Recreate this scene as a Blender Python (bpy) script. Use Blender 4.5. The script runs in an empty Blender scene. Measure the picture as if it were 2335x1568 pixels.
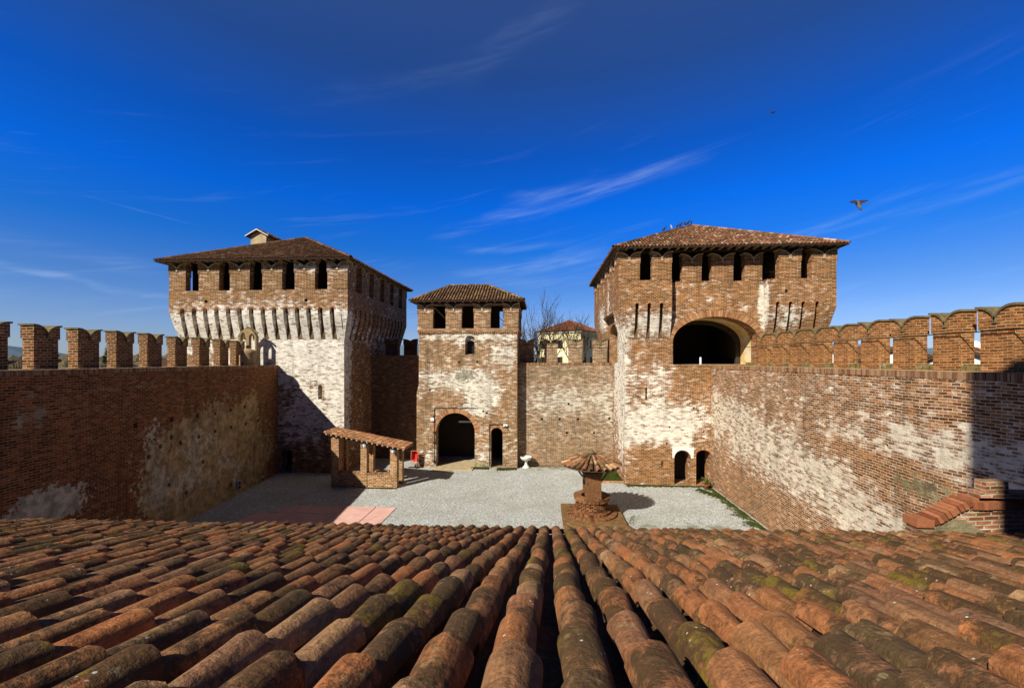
import bpy, bmesh, math, random
from mathutils import Vector, Matrix
from mathutils.geometry import tessellate_polygon
R = math.radians
random.seed(7)
scene = bpy.context.scene
col = scene.collection

# ---------------------------------------------------------------- camera
cam_d = bpy.data.cameras.new("camera"); cam = bpy.data.objects.new("camera", cam_d); col.objects.link(cam)
cam.location = (0, 0, 9); cam.rotation_euler = (R(90), 0, R(3.97))
cam_d.sensor_width = 36; cam_d.lens = 36 * 980 / 2335
cam_d.shift_y = 0.0163
cam_d.clip_start = 0.05; cam_d.clip_end = 20000
scene.camera = cam

# ---------------------------------------------------------------- sky, sun, exposure
SUN_EL = math.atan(1 / math.hypot(0.84, 1.03)); LX, LY = 0.84, 1.03      # light travels towards +x +y
sun_az = math.atan2(-LX, -LY)                                            # direction of the sun, from +y towards +x
world = bpy.data.worlds.new("World"); scene.world = world; world.use_nodes = True
nt = world.node_tree; nt.nodes.clear()
def wn(t, **k):
    n = nt.nodes.new(t)
    for a, b in k.items(): setattr(n, a, b)
    return n
def wl(a, b): nt.links.new(a, b)
sky = wn('ShaderNodeTexSky', sky_type='NISHITA', sun_disc=False, sun_elevation=SUN_EL, sun_rotation=sun_az, altitude=300, air_density=1.0, dust_density=0.3, ozone_density=3.0)
tc = wn('ShaderNodeTexCoord')
sep = wn('ShaderNodeSeparateXYZ'); wl(tc.outputs['Generated'], sep.inputs[0])
# deep blue tint by height above the horizon; unseen zenith darkened to cut shade fill
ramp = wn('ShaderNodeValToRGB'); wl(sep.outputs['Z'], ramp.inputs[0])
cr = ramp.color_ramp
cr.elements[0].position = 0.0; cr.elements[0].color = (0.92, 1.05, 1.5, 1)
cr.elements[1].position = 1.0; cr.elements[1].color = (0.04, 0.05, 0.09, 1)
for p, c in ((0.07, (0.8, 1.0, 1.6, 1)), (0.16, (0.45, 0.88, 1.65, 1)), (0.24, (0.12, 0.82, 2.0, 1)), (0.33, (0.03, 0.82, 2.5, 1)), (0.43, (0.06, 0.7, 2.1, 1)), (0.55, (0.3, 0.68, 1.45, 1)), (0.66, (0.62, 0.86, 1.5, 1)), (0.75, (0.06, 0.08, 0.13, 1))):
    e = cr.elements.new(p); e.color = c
mul0 = wn('ShaderNodeMix', data_type='RGBA', blend_type='MULTIPLY'); mul0.inputs[0].default_value = 1
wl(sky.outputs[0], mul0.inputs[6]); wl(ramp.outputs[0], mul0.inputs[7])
bk = wn('ShaderNodeMapRange', interpolation_type='SMOOTHSTEP'); wl(sep.outputs['Y'], bk.inputs[0]); bk.inputs[1].default_value = 0.1; bk.inputs[2].default_value = -0.4; bk.inputs[3].default_value = 1.0; bk.inputs[4].default_value = 0.4  # sky behind the camera dimmed to cut fill in the shade
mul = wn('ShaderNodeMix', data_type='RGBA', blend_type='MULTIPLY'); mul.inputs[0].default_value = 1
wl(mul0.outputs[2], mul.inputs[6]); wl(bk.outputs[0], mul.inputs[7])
# thin cirrus, drawn out in long bands over the sky (azimuth / elevation of the direction)
def wm(op, a, b=0.0, clamp=False):
    x = wn('ShaderNodeMath', operation=op, use_clamp=clamp)
    for i, q in enumerate((a, b)):
        if isinstance(q, bpy.types.NodeSocket): wl(q, x.inputs[i])
        else: x.inputs[i].default_value = q
    return x.outputs[0]
azm = wm('ARCTAN2', sep.outputs['X'], sep.outputs['Y']); elv = wm('ARCSINE', sep.outputs['Z'])
def wnoise(ka, ke, tilt, sc, det=8, dist=0.6):
    cb = wn('ShaderNodeCombineXYZ'); wl(wm('MULTIPLY', azm, ka), cb.inputs[0]); wl(wm('MULTIPLY', wm('SUBTRACT', elv, wm('MULTIPLY', azm, tilt)), ke), cb.inputs[1])
    n_ = wn('ShaderNodeTexNoise'); wl(cb.outputs[0], n_.inputs[0]); n_.inputs['Scale'].default_value = sc; n_.inputs['Detail'].default_value = det; n_.inputs['Roughness'].default_value = 0.62; n_.inputs['Distortion'].default_value = dist
    return n_.outputs[0]
def wss(v, a, b, lo=0.0, hi=1.0):
    x = wn('ShaderNodeMapRange', interpolation_type='SMOOTHSTEP'); wl(v, x.inputs[0]); x.inputs[1].default_value = a; x.inputs[2].default_value = b; x.inputs[3].default_value = lo; x.inputs[4].default_value = hi
    return x.outputs[0]
streak = wnoise(2.2, 26, 0.22, 1.3); streak2 = wnoise(5, 60, 0.15, 1.0); warp = wm('MULTIPLY', wm('SUBTRACT', wnoise(3, 8, 0.2, 1.0, 3), 0.5), 0.06)
dens = None
# (azimuth 0, elevation there, slope, curve, half width, azimuth range, strength), degrees
for a0, e0, sl, cv, hw, aa, ab, st in ((-13, 16.3, .26, -.0015, 1.2, -16, 14, .42), (3, 21.3, .10, 0, 1.3, -6, 22, .5), (33, 14.0, .08, 0, 1.1, 24, 52, .42), (40, 15.6, .05, 0, 1.0, 34, 52, .3),
        (0, 12.6, .09, 0, 1.6, -14, 13, .55), (2, 10.6, .08, 0, 1.3, -10, 12, .45), (-8, 14.6, .06, 0, .8, -14, 6, .35), (-52, 7.9, -.15, 0, .55, -60, -38, .6), (-50, 9.8, -.1, 0, 1.2, -60, -38, .25), (0, 38, .45, 0, 2.2, -14, 12, .07), (-40, 14.2, -.12, 0, .15, -50, -36, .35), (-12, 34, .3, 0, 2, -30, 6, .08), (44, 25.5, .12, 0, 1.2, 34, 54, .08), (-30, 5.5, .0, 0, 1.5, -60, 60, .2)):
    lin_ = wm('ADD', wm('MULTIPLY', wm('SUBTRACT', azm, R(a0)), sl), R(e0))
    if cv: lin_ = wm('ADD', lin_, wm('MULTIPLY', wm('POWER', wm('ABSOLUTE', wm('SUBTRACT', azm, R(a0))), 2.0), cv * 57.3))
    dd = wm('ABSOLUTE', wm('ADD', wm('SUBTRACT', elv, lin_), warp if hw > .3 else 0.0))
    v = wm('MULTIPLY', wss(dd, R(hw), 0.0, 0, st), wm('MULTIPLY', wss(azm, R(aa), R(aa + 6)), wss(azm, R(ab), R(ab - 8))))
    dens = v if dens is None else wm('ADD', dens, v)
cm = wm('MULTIPLY', dens, wm('ADD', wss(streak, .4, .75, 0, .28), wss(streak2, .35, .8, 0, .34)))
cm = wm('ADD', cm, wm('MULTIPLY', wss(streak, .55, .8, 0, .12), wss(elv, R(34), R(8))), True)
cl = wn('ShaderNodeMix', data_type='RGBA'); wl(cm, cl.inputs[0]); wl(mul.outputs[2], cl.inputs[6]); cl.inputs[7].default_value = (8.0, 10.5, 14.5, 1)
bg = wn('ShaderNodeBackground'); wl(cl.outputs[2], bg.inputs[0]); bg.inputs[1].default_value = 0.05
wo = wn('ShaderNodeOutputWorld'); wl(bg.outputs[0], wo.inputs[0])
sd = bpy.data.lights.new("sun", 'SUN'); sd.energy = 5.0; sd.angle = R(0.5); sd.color = (1, 0.93, 0.80)
so = bpy.data.objects.new("sun", sd); col.objects.link(so)
so.rotation_euler = Vector((LX, LY, -1)).to_track_quat('-Z', 'Y').to_euler()
scene.view_settings.view_transform = 'Standard'; scene.view_settings.look = 'None'
scene.view_settings.exposure = 0.45; scene.view_settings.gamma = 1
scene.render.engine = 'CYCLES'
scene.cycles.max_bounces = 5; scene.cycles.diffuse_bounces = 2

# ---------------------------------------------------------------- material helpers
class N:
    """small wrapper round a material's node tree"""
    def __init__(s, name, rough=0.9):
        s.m = bpy.data.materials.new(name); s.m.use_nodes = True; s.t = s.m.node_tree
        s.p = s.t.nodes['Principled BSDF']; s.p.inputs['Roughness'].default_value = rough
        s.p.inputs['Specular IOR Level'].default_value = 0.15
        s._pos = s._uv = None
    def n(s, t, **k):
        x = s.t.nodes.new(t)
        for a, b in k.items(): setattr(x, a, b)
        return x
    def put(s, inp, v):
        if hasattr(v, 'is_output') or isinstance(v, bpy.types.NodeSocket): s.t.links.new(v, inp)
        else: inp.default_value = v
    def math(s, op, a, b=0.0, clamp=False):
        x = s.n('ShaderNodeMath', operation=op, use_clamp=clamp); s.put(x.inputs[0], a); s.put(x.inputs[1], b); return x.outputs[0]
    def vm(s, op, a, b=(0, 0, 0), out=0):
        x = s.n('ShaderNodeVectorMath', operation=op); s.put(x.inputs[0], a); s.put(x.inputs[1], b); return x.outputs[out]
    def pos(s):
        if s._pos is None: s._pos = s.n('ShaderNodeNewGeometry').outputs['Position']
        return s._pos
    def uv(s):
        if s._uv is None: s._uv = s.n('ShaderNodeUVMap', uv_map='UVMap').outputs[0]
        return s._uv
    def attr(s, a): return s.n('ShaderNodeAttribute', attribute_name=a).outputs['Fac']
    def noise(s, vec, scale, det=4, rough=0.55, sc=None, dist=0, col=False):
        if sc: vec = s.vm('MULTIPLY', vec, sc)
        x = s.n('ShaderNodeTexNoise'); s.put(x.inputs['Vector'], vec); x.inputs['Scale'].default_value = scale
        x.inputs['Detail'].default_value = det; x.inputs['Roughness'].default_value = rough; x.inputs['Distortion'].default_value = dist
        return x.outputs[1 if col else 0]
    def ss(s, v, a, b, lo=0.0, hi=1.0):
        x = s.n('ShaderNodeMapRange', interpolation_type='SMOOTHSTEP'); s.put(x.inputs[0], v)
        x.inputs[1].default_value = a; x.inputs[2].default_value = b; x.inputs[3].default_value = lo; x.inputs[4].default_value = hi
        return x.outputs[0]
    def lin(s, v, a, b, lo, hi):
        x = s.n('ShaderNodeMapRange'); s.put(x.inputs[0], v)
        x.inputs[1].default_value = a; x.inputs[2].default_value = b; x.inputs[3].default_value = lo; x.inputs[4].default_value = hi
        return x.outputs[0]
    def mix(s, f, a, b, mode='MIX'):
        x = s.n('ShaderNodeMix', data_type='RGBA', blend_type=mode); s.put(x.inputs[0], f)
        s.put(x.inputs[6], c4(a)); s.put(x.inputs[7], c4(b)); return x.outputs[2]
    def ramp(s, v, stops):
        x = s.n('ShaderNodeValToRGB'); s.put(x.inputs[0], v); r = x.color_ramp; r.interpolation = 'LINEAR'
        r.elements[0].position = stops[0][0]; r.elements[0].color = c4(stops[0][1])
        r.elements[1].position = stops[-1][0]; r.elements[1].color = c4(stops[-1][1])
        for p, c in stops[1:-1]: e = r.elements.new(p); e.color = c4(c)
        return x.outputs[0]
    def bump(s, h, strength=0.5, dist=0.02):
        x = s.n('ShaderNodeBump'); s.put(x.inputs['Height'], h); x.inputs['Strength'].default_value = strength; x.inputs['Distance'].default_value = dist
        s.put(s.p.inputs['Normal'], x.outputs[0])
    def blobs(s, bl):
        """sum of soft ellipsoids in world space: (cx,cy,cz, rx,ry,rz, strength)"""
        tot = None
        for b in bl:
            d = s.vm('SUBTRACT', s.pos(), tuple(b[:3])); d = s.vm('DIVIDE', d, tuple(b[3:6])); l = s.vm('LENGTH', d, out=1)
            v = s.math('MULTIPLY', s.math('SUBTRACT', 1.0, l, clamp=True), b[6])
            tot = v if tot is None else s.math('ADD', tot, v)
        return tot
    def color(s, c): s.put(s.p.inputs['Base Color'], c4(c))
def c4(c):
    if isinstance(c, tuple) and len(c) == 3: return (*c, 1)
    return c

def brick(name, c1, c2, mortar, lime=0.3, limecol=(0.72, 0.69, 0.62), bl=None, amp=0.8, fine=0.6, layers=(), bw=0.31, bh=0.1, ms=0.014, dirt=0.5, moss=0.0, bump=0.6, limecap=0.74):
    k = N(name)
    uvd = k.vm('ADD', k.uv(), k.vm('MULTIPLY', k.vm('SUBTRACT', k.noise(k.uv(), 2.2, 2, col=True), (0.5, 0.5, 0.5)), (0.06, 0.035, 0)))
    uvd = k.vm('ADD', uvd, k.vm('MULTIPLY', k.vm('SUBTRACT', k.noise(k.uv(), .35, 2, col=True), (0.5, 0.5, 0.5)), (0.5, 0.3, 0)))
    b = k.n('ShaderNodeTexBrick'); k.put(b.inputs['Vector'], uvd)
    b.inputs['Scale'].default_value = 1; b.inputs['Brick Width'].default_value = bw; b.inputs['Row Height'].default_value = bh
    b.inputs['Mortar Size'].default_value = ms; b.inputs['Mortar Smooth'].default_value = 0.15; b.inputs['Bias'].default_value = 0.0
    b.inputs['Color1'].default_value = c4(c1); b.inputs['Color2'].default_value = c4(c2); b.inputs['Mortar'].default_value = c4(mortar)
    c = b.outputs[0]; mf = b.outputs[1]
    b2 = k.n('ShaderNodeTexBrick'); k.put(b2.inputs['Vector'], uvd)       # one random value per brick
    b2.inputs['Scale'].default_value = 1; b2.inputs['Brick Width'].default_value = bw; b2.inputs['Row Height'].default_value = bh
    b2.inputs['Mortar Size'].default_value = 0; b2.inputs['Color1'].default_value = (0, 0, 0, 1); b2.inputs['Color2'].default_value = (1, 1, 1, 1); b2.inputs['Mortar'].default_value = (.5, .5, .5, 1)
    cell = k.n('ShaderNodeSeparateColor'); k.put(cell.inputs[0], b2.outputs[0]); cell = cell.outputs[0]
    big = k.noise(k.pos(), 0.33, 6, 0.62)
    mid = k.noise(k.pos(), 1.6, 5, 0.65)
    fin = k.noise(k.uv(), 1.0, 4, 0.65, sc=(1.7, 5.5, 1))
    fin2 = k.noise(k.uv(), 1.0, 2, 0.5, sc=(3.9, 9.5, 1))
    tone = k.math('MULTIPLY', k.lin(big, 0.3, 0.7, 0.78, 1.22), k.math('MULTIPLY', k.lin(fin2, 0.3, 0.7, 0.6, 1.4), k.lin(cell, 0, 1, 0.7, 1.25)))
    c = k.mix(1.0, c, tone, 'MULTIPLY')
    c = k.mix(mf, c, k.mix(1.0, mortar, k.lin(fin, .3, .7, .6, 1.2), 'MULTIPLY'))
    # lime wash and salt bloom, brick by brick
    m = k.math('ADD', k.math('MULTIPLY', k.math('SUBTRACT', big, 0.5), amp), k.math('MULTIPLY', k.math('SUBTRACT', mid, 0.5), amp * 2.2))
    m = k.math('ADD', m, lime)
    if bl: m = k.math('ADD', m, k.blobs(bl))
    m = k.math('MINIMUM', m, limecap)
    m = k.math('ADD', m, k.math('MULTIPLY', k.math('SUBTRACT', fin, 0.5), fine * 3.0))
    m = k.math('ADD', m, k.math('MULTIPLY', k.math('SUBTRACT', cell, 0.5), fine * 0.6))
    m = k.math('ADD', m, k.math('MULTIPLY', mf, 0.2))
    f = k.ss(m, 0.42, 0.74, 0, 0.95)
    lc = k.mix(1.0, limecol, k.math('MULTIPLY', k.lin(mid, 0.3, 0.7, 0.75, 1.1), k.lin(k.noise(k.pos(), 5, 5, 0.7), .3, .7, .82, 1.12)), 'MULTIPLY')
    c = k.mix(k.ss(m, 0.12, 0.55, 0, 0.2), c, lc)
    c = k.mix(f, c, lc)
    for (lcol, base, lb, la, lf) in layers:
        m2 = k.math('ADD', base, k.math('MULTIPLY', k.math('SUBTRACT', k.noise(k.pos(), 0.7, 6, 0.65), 0.5), la))
        m2 = k.math('ADD', m2, k.math('MULTIPLY', k.math('SUBTRACT', k.noise(k.pos(), 4.5, 4, 0.65), 0.5), lf))
        m2 = k.math('ADD', m2, k.blobs(lb))
        nn = k.noise(k.pos(), 2.1, 6, 0.7)
        c = k.mix(k.ss(m2, 0.45, 0.58), c, k.mix(k.ss(nn, 0.35, 0.65), tuple(x * 0.45 for x in lcol), lcol))
    # rain streaks and soot
    st = k.noise(k.pos(), 1.0, 5, 0.65, sc=(1.6, 1.6, 0.22))
    c = k.mix(k.ss(st, 0.48, 0.8, 0, dirt), c, (0.035, 0.025, 0.016))
    if moss:
        c = k.mix(k.ss(k.noise(k.pos(), 2.3, 5, 0.7), 0.5, 0.7, 0, moss), c, (0.085, 0.085, 0.018))
    k.color(c)
    h = k.math('SUBTRACT', k.math('MULTIPLY', fin2, 0.8), b.outputs[1])
    h = k.math('ADD', h, k.math('MULTIPLY', k.noise(k.pos(), 9, 4, 0.7), 0.8))
    k.bump(h, bump, 0.025)
    return k.m

def plain(name, c, rough=0.7, var=0.25, scale=6, bump=0.15, metal=0.0, c2=None):
    k = N(name, rough); n = k.noise(k.pos(), scale, 5, 0.6)
    base = k.mix(1.0, c, k.lin(n, 0.3, 0.7, 1 - var, 1 + var), 'MULTIPLY')
    if c2: base = k.mix(k.ss(k.noise(k.pos(), scale * 0.35, 5, 0.7), 0.45, 0.62), base, c2)
    k.color(base); k.p.inputs['Metallic'].default_value = metal
    if bump: k.bump(n, bump, 0.01)
    return k.m

def tilemat(name, hues, lichen=0.5, yellow=0.35, specks=True, scale=1.0, bump=0.5):
    k = N(name, 0.85)
    r = k.attr('rnd'); r2 = k.attr('rnb')
    c = k.ramp(r, [(i / (len(hues) - 1), h) for i, h in enumerate(hues)])
    off = k.vm('ADD', k.pos(), k.vm('MULTIPLY', (7.3, 3.1, 5.7), r) if False else (0, 0, 0))
    n1 = k.noise(off, 9 * scale, 6, 0.7); n2 = k.noise(off, 26 * scale, 5, 0.7); n3 = k.noise(off, 3.0 * scale, 5, 0.65)
    strk = k.noise(off, 1.0, 4, 0.6, sc=(60, 5, 10))
    c = k.mix(1.0, c, k.lin(n1, 0.3, 0.7, 0.6, 1.35), 'MULTIPLY')
    c = k.mix(1.0, c, k.lin(k.noise(off, 70 * scale, 3, 0.7), 0.3, 0.7, 0.7, 1.28), 'MULTIPLY')
    c = k.mix(1.0, c, k.lin(strk, 0.3, 0.7, 0.72, 1.25), 'MULTIPLY')
    # brown-black lichen crust
    m = k.math('ADD', k.math('ADD', k.math('MULTIPLY', n3, 0.9), k.math('MULTIPLY', n2, 0.55)), k.math('MULTIPLY', r2, 0.28))
    c = k.mix(k.ss(m, 0.82, 0.96, 0, lichen), c, (0.055, 0.036, 0.016))
    # grey-beige bloom
    m = k.math('ADD', k.math('MULTIPLY', n1, 0.8), k.math('MULTIPLY', k.noise(off, 14 * scale, 4, 0.7), 0.6))
    c = k.mix(k.ss(m, 0.78, 0.95, 0, 0.35), c, (0.27, 0.165, 0.08))
    # yellow-green moss on a few tiles
    m = k.math('ADD', k.math('MULTIPLY', k.noise(off, 4.4 * scale, 5, 0.7), 0.8), k.math('MULTIPLY', n2, 0.35))
    m = k.math('ADD', m, k.ss(r2, 0.55, 1.0, 0, 0.22))
    c = k.mix(k.math('MULTIPLY', k.ss(m, 0.77, 0.87, 0, yellow), k.lin(k.noise(off, 60 * scale, 3, .7), .35, .6, .35, 1)), c, (0.22, 0.155, 0.015))
    c = k.mix(k.math('MULTIPLY', k.ss(k.noise(off, 17 * scale, 4, .75), .58, .68, 0, .55), k.ss(k.noise(off, 2.3 * scale, 3), .45, .6)), c, (0.3, 0.26, 0.13))
    if specks:
        v = k.n('ShaderNodeTexVoronoi'); k.put(v.inputs['Vector'], k.pos()); v.inputs['Scale'].default_value = 21 * scale
        sp = k.math('MULTIPLY', k.ss(v.outputs['Distance'], 0.15, 0.08), k.ss(k.noise(off, 5.1, 2), 0.56, 0.62))
        c = k.mix(sp, c, (0.6, 0.58, 0.5))
    k.color(c)
    k.bump(k.math('ADD', k.math('MULTIPLY', n2, 1.1), k.math('ADD', k.math('MULTIPLY', n1, 0.5), k.math('MULTIPLY', strk, 0.3))), bump, 0.012)
    return k.m

# ---------------------------------------------------------------- mesh helper
class M:
    def __init__(s): s.v = []; s.f = []; s.val = []; s.mat = []
    def vert(s, p): s.v.append(tuple(p)); return len(s.v) - 1
    def face(s, pts, val=(0.5, 0.5), mat=0):
        s.f.append([s.vert(p) for p in pts]); s.val.append(val); s.mat.append(mat)
    def idx(s, ids, val=(0.5, 0.5), mat=0): s.f.append(list(ids)); s.val.append(val); s.mat.append(mat)
    def hexa(s, p, val=(0.5, 0.5), mat=0):
        """p: 4 bottom points (counter-clockwise from above) then 4 top points"""
        i = [s.vert(q) for q in p]
        for q in ((3, 2, 1, 0), (4, 5, 6, 7), (0, 1, 5, 4), (1, 2, 6, 5), (2, 3, 7, 6), (3, 0, 4, 7)): s.idx([i[a] for a in q], val, mat)
    def box(s, x0, x1, y0, y1, z0, z1, val=(0.5, 0.5), mat=0):
        s.hexa([(x0, y0, z0), (x1, y0, z0), (x1, y1, z0), (x0, y1, z0), (x0, y0, z1), (x1, y0, z1), (x1, y1, z1), (x0, y1, z1)], val, mat)
    def obox(s, c, ax, L, w, z0, z1, **k):
        """box centred on c (x,y), long axis angle ax"""
        u = Vector((math.cos(ax), math.sin(ax), 0)) * L / 2; v = Vector((-math.sin(ax), math.cos(ax), 0)) * w / 2; c = Vector((c[0], c[1], 0))
        q = [c - u - v, c + u - v, c + u + v, c - u + v]
        s.hexa([(a.x, a.y, z0) for a in q] + [(a.x, a.y, z1) for a in q], **k)
    def prism(s, poly, axis_vec, val=(0.5, 0.5), mat=0):
        """extrude a 3-D polygon along a vector"""
        a = [Vector(p) for p in poly]; b = [p + Vector(axis_vec) for p in a]; n = len(a)
        ia = [s.vert(p) for p in a]; ib = [s.vert(p) for p in b]
        tris = tessellate_polygon([a])
        for t in tris: s.idx([ia[j] for j in t], val, mat); s.idx([ib[j] for j in reversed(t)], val, mat)
        for j in range(n): s.idx([ia[j], ia[(j + 1) % n], ib[(j + 1) % n], ib[j]], val, mat)
    def tube(s, pts, rad, n=6, val=(0.5, 0.5), mat=0, cap=True):
        """tube along points with radius per point"""
        if not isinstance(rad, (list, tuple)): rad = [rad] * len(pts)
        pts = [Vector(p) for p in pts]; rings = []
        for i, p in enumerate(pts):
            d = (pts[min(i + 1, len(pts) - 1)] - pts[max(i - 1, 0)]).normalized()
            a = d.orthogonal().normalized() if abs(d.z) > 0.99 else d.cross(Vector((0, 0, 1))).normalized()
            b = d.cross(a)
            rings.append([s.vert(p + (a * math.cos(t) + b * math.sin(t)) * rad[i]) for t in [2 * math.pi * j / n for j in range(n)]])
        for r0, r1 in zip(rings, rings[1:]):
            for j in range(n): s.idx([r0[j], r0[(j + 1) % n], r1[(j + 1) % n], r1[j]], val, mat)
        if cap: s.idx(rings[0][::-1], val, mat); s.idx(rings[-1], val, mat)
    def lathe(s, c, prof, n=24, val=(0.5, 0.5), mat=0):
        rings = [[s.vert((c[0] + r * math.cos(2 * math.pi * j / n), c[1] + r * math.sin(2 * math.pi * j / n), c[2] + z)) for j in range(n)] for r, z in prof]
        for r0, r1 in zip(rings, rings[1:]):
            for j in range(n): s.idx([r0[j], r0[(j + 1) % n], r1[(j + 1) % n], r1[j]], val, mat)
        if prof[0][0] > 1e-4: s.idx(rings[0][::-1], val, mat)
        if prof[-1][0] > 1e-4: s.idx(rings[-1], val, mat)
    def panel(s, o, ax, outline, holes=(), th=0.4, nrm=None, hole_th=None, mat=0):
        """vertical wall panel: outline in (s,z); ax unit direction; nrm outward normal; body goes inwards by th"""
        o = Vector(o); ax = Vector(ax); nrm = Vector(nrm); polys = [outline] + list(holes)
        P = lambda q, d=0.0: o + ax * q[0] + Vector((0, 0, q[1])) - nrm * d
        flat = [q for pl in polys for q in pl]
        tris = tessellate_polygon([[Vector((q[0], q[1], 0)) for q in pl] for pl in polys])
        f = [s.vert(P(q)) for q in flat]; b = [s.vert(P(q, th)) for q in flat]
        sgn = ax.cross(Vector((0, 0, 1))).dot(nrm)
        for t in tris:
            a0, b0, c0 = (Vector((*flat[j], 0)) for j in t)
            w = (b0 - a0).cross(c0 - a0).z * sgn
            t = t if w > 0 else t[::-1]
            s.idx([f[j] for j in t], mat=mat); s.idx([b[j] for j in reversed(t)], mat=mat)
        k = 0
        for pl in polys:
            n = len(pl)
            for j in range(n): s.idx([f[k + j], f[k + (j + 1) % n], b[k + (j + 1) % n], b[k + j]], mat=mat)
            k += n
    def build(s, name, mats, parent=None, normals=False, smooth=False, rnd=False):
        me = bpy.data.meshes.new(name); me.from_pydata(s.v, [], s.f); me.update()
        if normals:
            bm = bmesh.new(); bm.from_mesh(me); bmesh.ops.remove_doubles(bm, verts=bm.verts, dist=1e-5); bmesh.ops.recalc_face_normals(bm, faces=bm.faces); bm.to_mesh(me); bm.free()
        uvl = me.uv_layers.new(name='UVMap'); co = me.vertices
        uv = [0.0] * (2 * len(me.loops))
        for p in me.polygons:
            n = p.normal
            if abs(n.z) > 0.75: t = None
            else:
                t = Vector((-n.y, n.x, 0)).normalized()
            for li in p.loop_indices:
                q = co[me.loops[li].vertex_index].co
                if t is None: uv[2 * li] = q.x; uv[2 * li + 1] = q.y
                else: uv[2 * li] = q.x * t.x + q.y * t.y; uv[2 * li + 1] = q.z
        uvl.data.foreach_set('uv', uv)
        if rnd:
            for an, i in (('rnd', 0), ('rnb', 1)):
                a = me.attributes.new(an, 'FLOAT', 'FACE'); a.data.foreach_set('value', [v[i] for v in s.val])
        if smooth: me.polygons.foreach_set('use_smooth', [True] * len(me.polygons))
        if not isinstance(mats, (list, tuple)): mats = [mats]
        for m in mats: me.materials.append(m)
        if len(mats) > 1 and not normals: me.polygons.foreach_set('material_index', s.mat)
        o = bpy.data.objects.new(name, me); col.objects.link(o)
        if parent: o.parent = parent
        return o

def tag(o, label=None, cat=None, group=None, kind=None):
    if label: o['label'] = label
    if cat: o['category'] = cat
    if group: o['group'] = group
    if kind: o['kind'] = kind
    return o
def empty(name, loc, label, cat, group=None, rz=0):
    o = bpy.data.objects.new(name, None); col.objects.link(o); o.location = loc; o.rotation_euler = (0, 0, rz); o.empty_display_size = 0.3
    return tag(o, label, cat, group)
def fix(o, root):
    """parent a mesh built in world coordinates to a thing's empty"""
    o.parent = root; o.matrix_parent_inverse = Matrix.Translation(-Vector(root.location)) if not any(root.rotation_euler) else root_inv(root)
    return o
def root_inv(r): return (Matrix.Translation(r.location) @ r.rotation_euler.to_matrix().to_4x4()).inverted()
def copy_part(src, parent, loc=None, rz=None, scale=None):
    o = src.copy(); col.objects.link(o); o.parent = parent; o.matrix_parent_inverse = Matrix.Translation(-Vector(parent.location))
    if loc is not None: o.location = loc
    if rz is not None: o.rotation_euler = (0, 0, rz)
    if scale is not None: o.scale = scale
    for ch in src.children:
        c = ch.copy(); col.objects.link(c); c.parent = o
    return o
def arch(x0, x1, z0, zs, zt, n=14):
    """outline of an arched opening, counter-clockwise: base z0, springing zs, crown zt"""
    c = (x0 + x1) / 2; r = (x1 - x0) / 2
    return [(x0, z0), (x1, z0)] + [(c + r * math.cos(math.pi * i / n), zs + (zt - zs) * math.sin(math.pi * i / n)) for i in range(n + 1)]
def rect(x0, x1, z0, z1): return [(x0, z0), (x1, z0), (x1, z1), (x0, z1)]
def hole(x, z, r=0.08): return rect(x - r, x + r, z - r, z + r)
def archring(m, o, ax, nrm, x0, x1, zs, zt, w, proud=0.02, n=24, a0=0.0, a1=math.pi, mat=0):
    """ring of voussoirs round an arch"""
    o = Vector(o); ax = Vector(ax); nrm = Vector(nrm); c = (x0 + x1) / 2; r = (x1 - x0) / 2; h = zt - zs
    pt = lambda a, e, d: o + ax * (c + (r + e) * math.cos(a)) + Vector((0, 0, zs + (h + e) * math.sin(a))) + nrm * d
    for i in range(n):
        a = a0 + (a1 - a0) * i / n; b = a0 + (a1 - a0) * (i + 0.86) / n; e = random.uniform(-0.01, 0.01)
        v = (random.random(), random.random())
        q = [pt(a, 0.002, -0.1), pt(b, 0.002, -0.1), pt(b, w + e, -0.1), pt(a, w + e, -0.1)]
        q2 = [pt(a, 0.002, proud), pt(b, 0.002, proud), pt(b, w + e, proud), pt(a, w + e, proud)]
        m.hexa(q + q2, v, mat)

# ---------------------------------------------------------------- materials
LIME = (0.8, 0.77, 0.7)
B1, B2, MO = (0.13, 0.045, 0.014), (0.3, 0.115, 0.032), (0.46, 0.35, 0.2)
m_lt = brick("brick_left_tower", (0.12, 0.043, 0.015), (0.26, 0.1, 0.032), (0.42, 0.31, 0.17), lime=0.06, bl=[
    (-22.5, 32.8, 11.3, 16, 3.2, 2.7, 1.6), (-20, 33.3, 8.8, 9, 2, 2.6, 0.9), (-16.0, 33.0, 7.0, 1.5, 2, 6.0, 1.1), (-17.5, 33.3, 4.5, 3, 2, 3.5, 0.45),
    (-20.4, 33.3, 3.4, 2.4, 1.2, 1.6, 0.35), (-19.5, 33.3, 5.2, 4, 2, 4.5, .5), (-18, 32.7, 16.4, 7, 1.2, .6, .55), (-15.5, 40, 11, 1, 7, 1.2, 0.5)], limecol=(0.84, 0.79, 0.69), amp=0.7, limecap=.7)  # the mid-height lime blob also lifts the shaded part of the front
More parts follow.
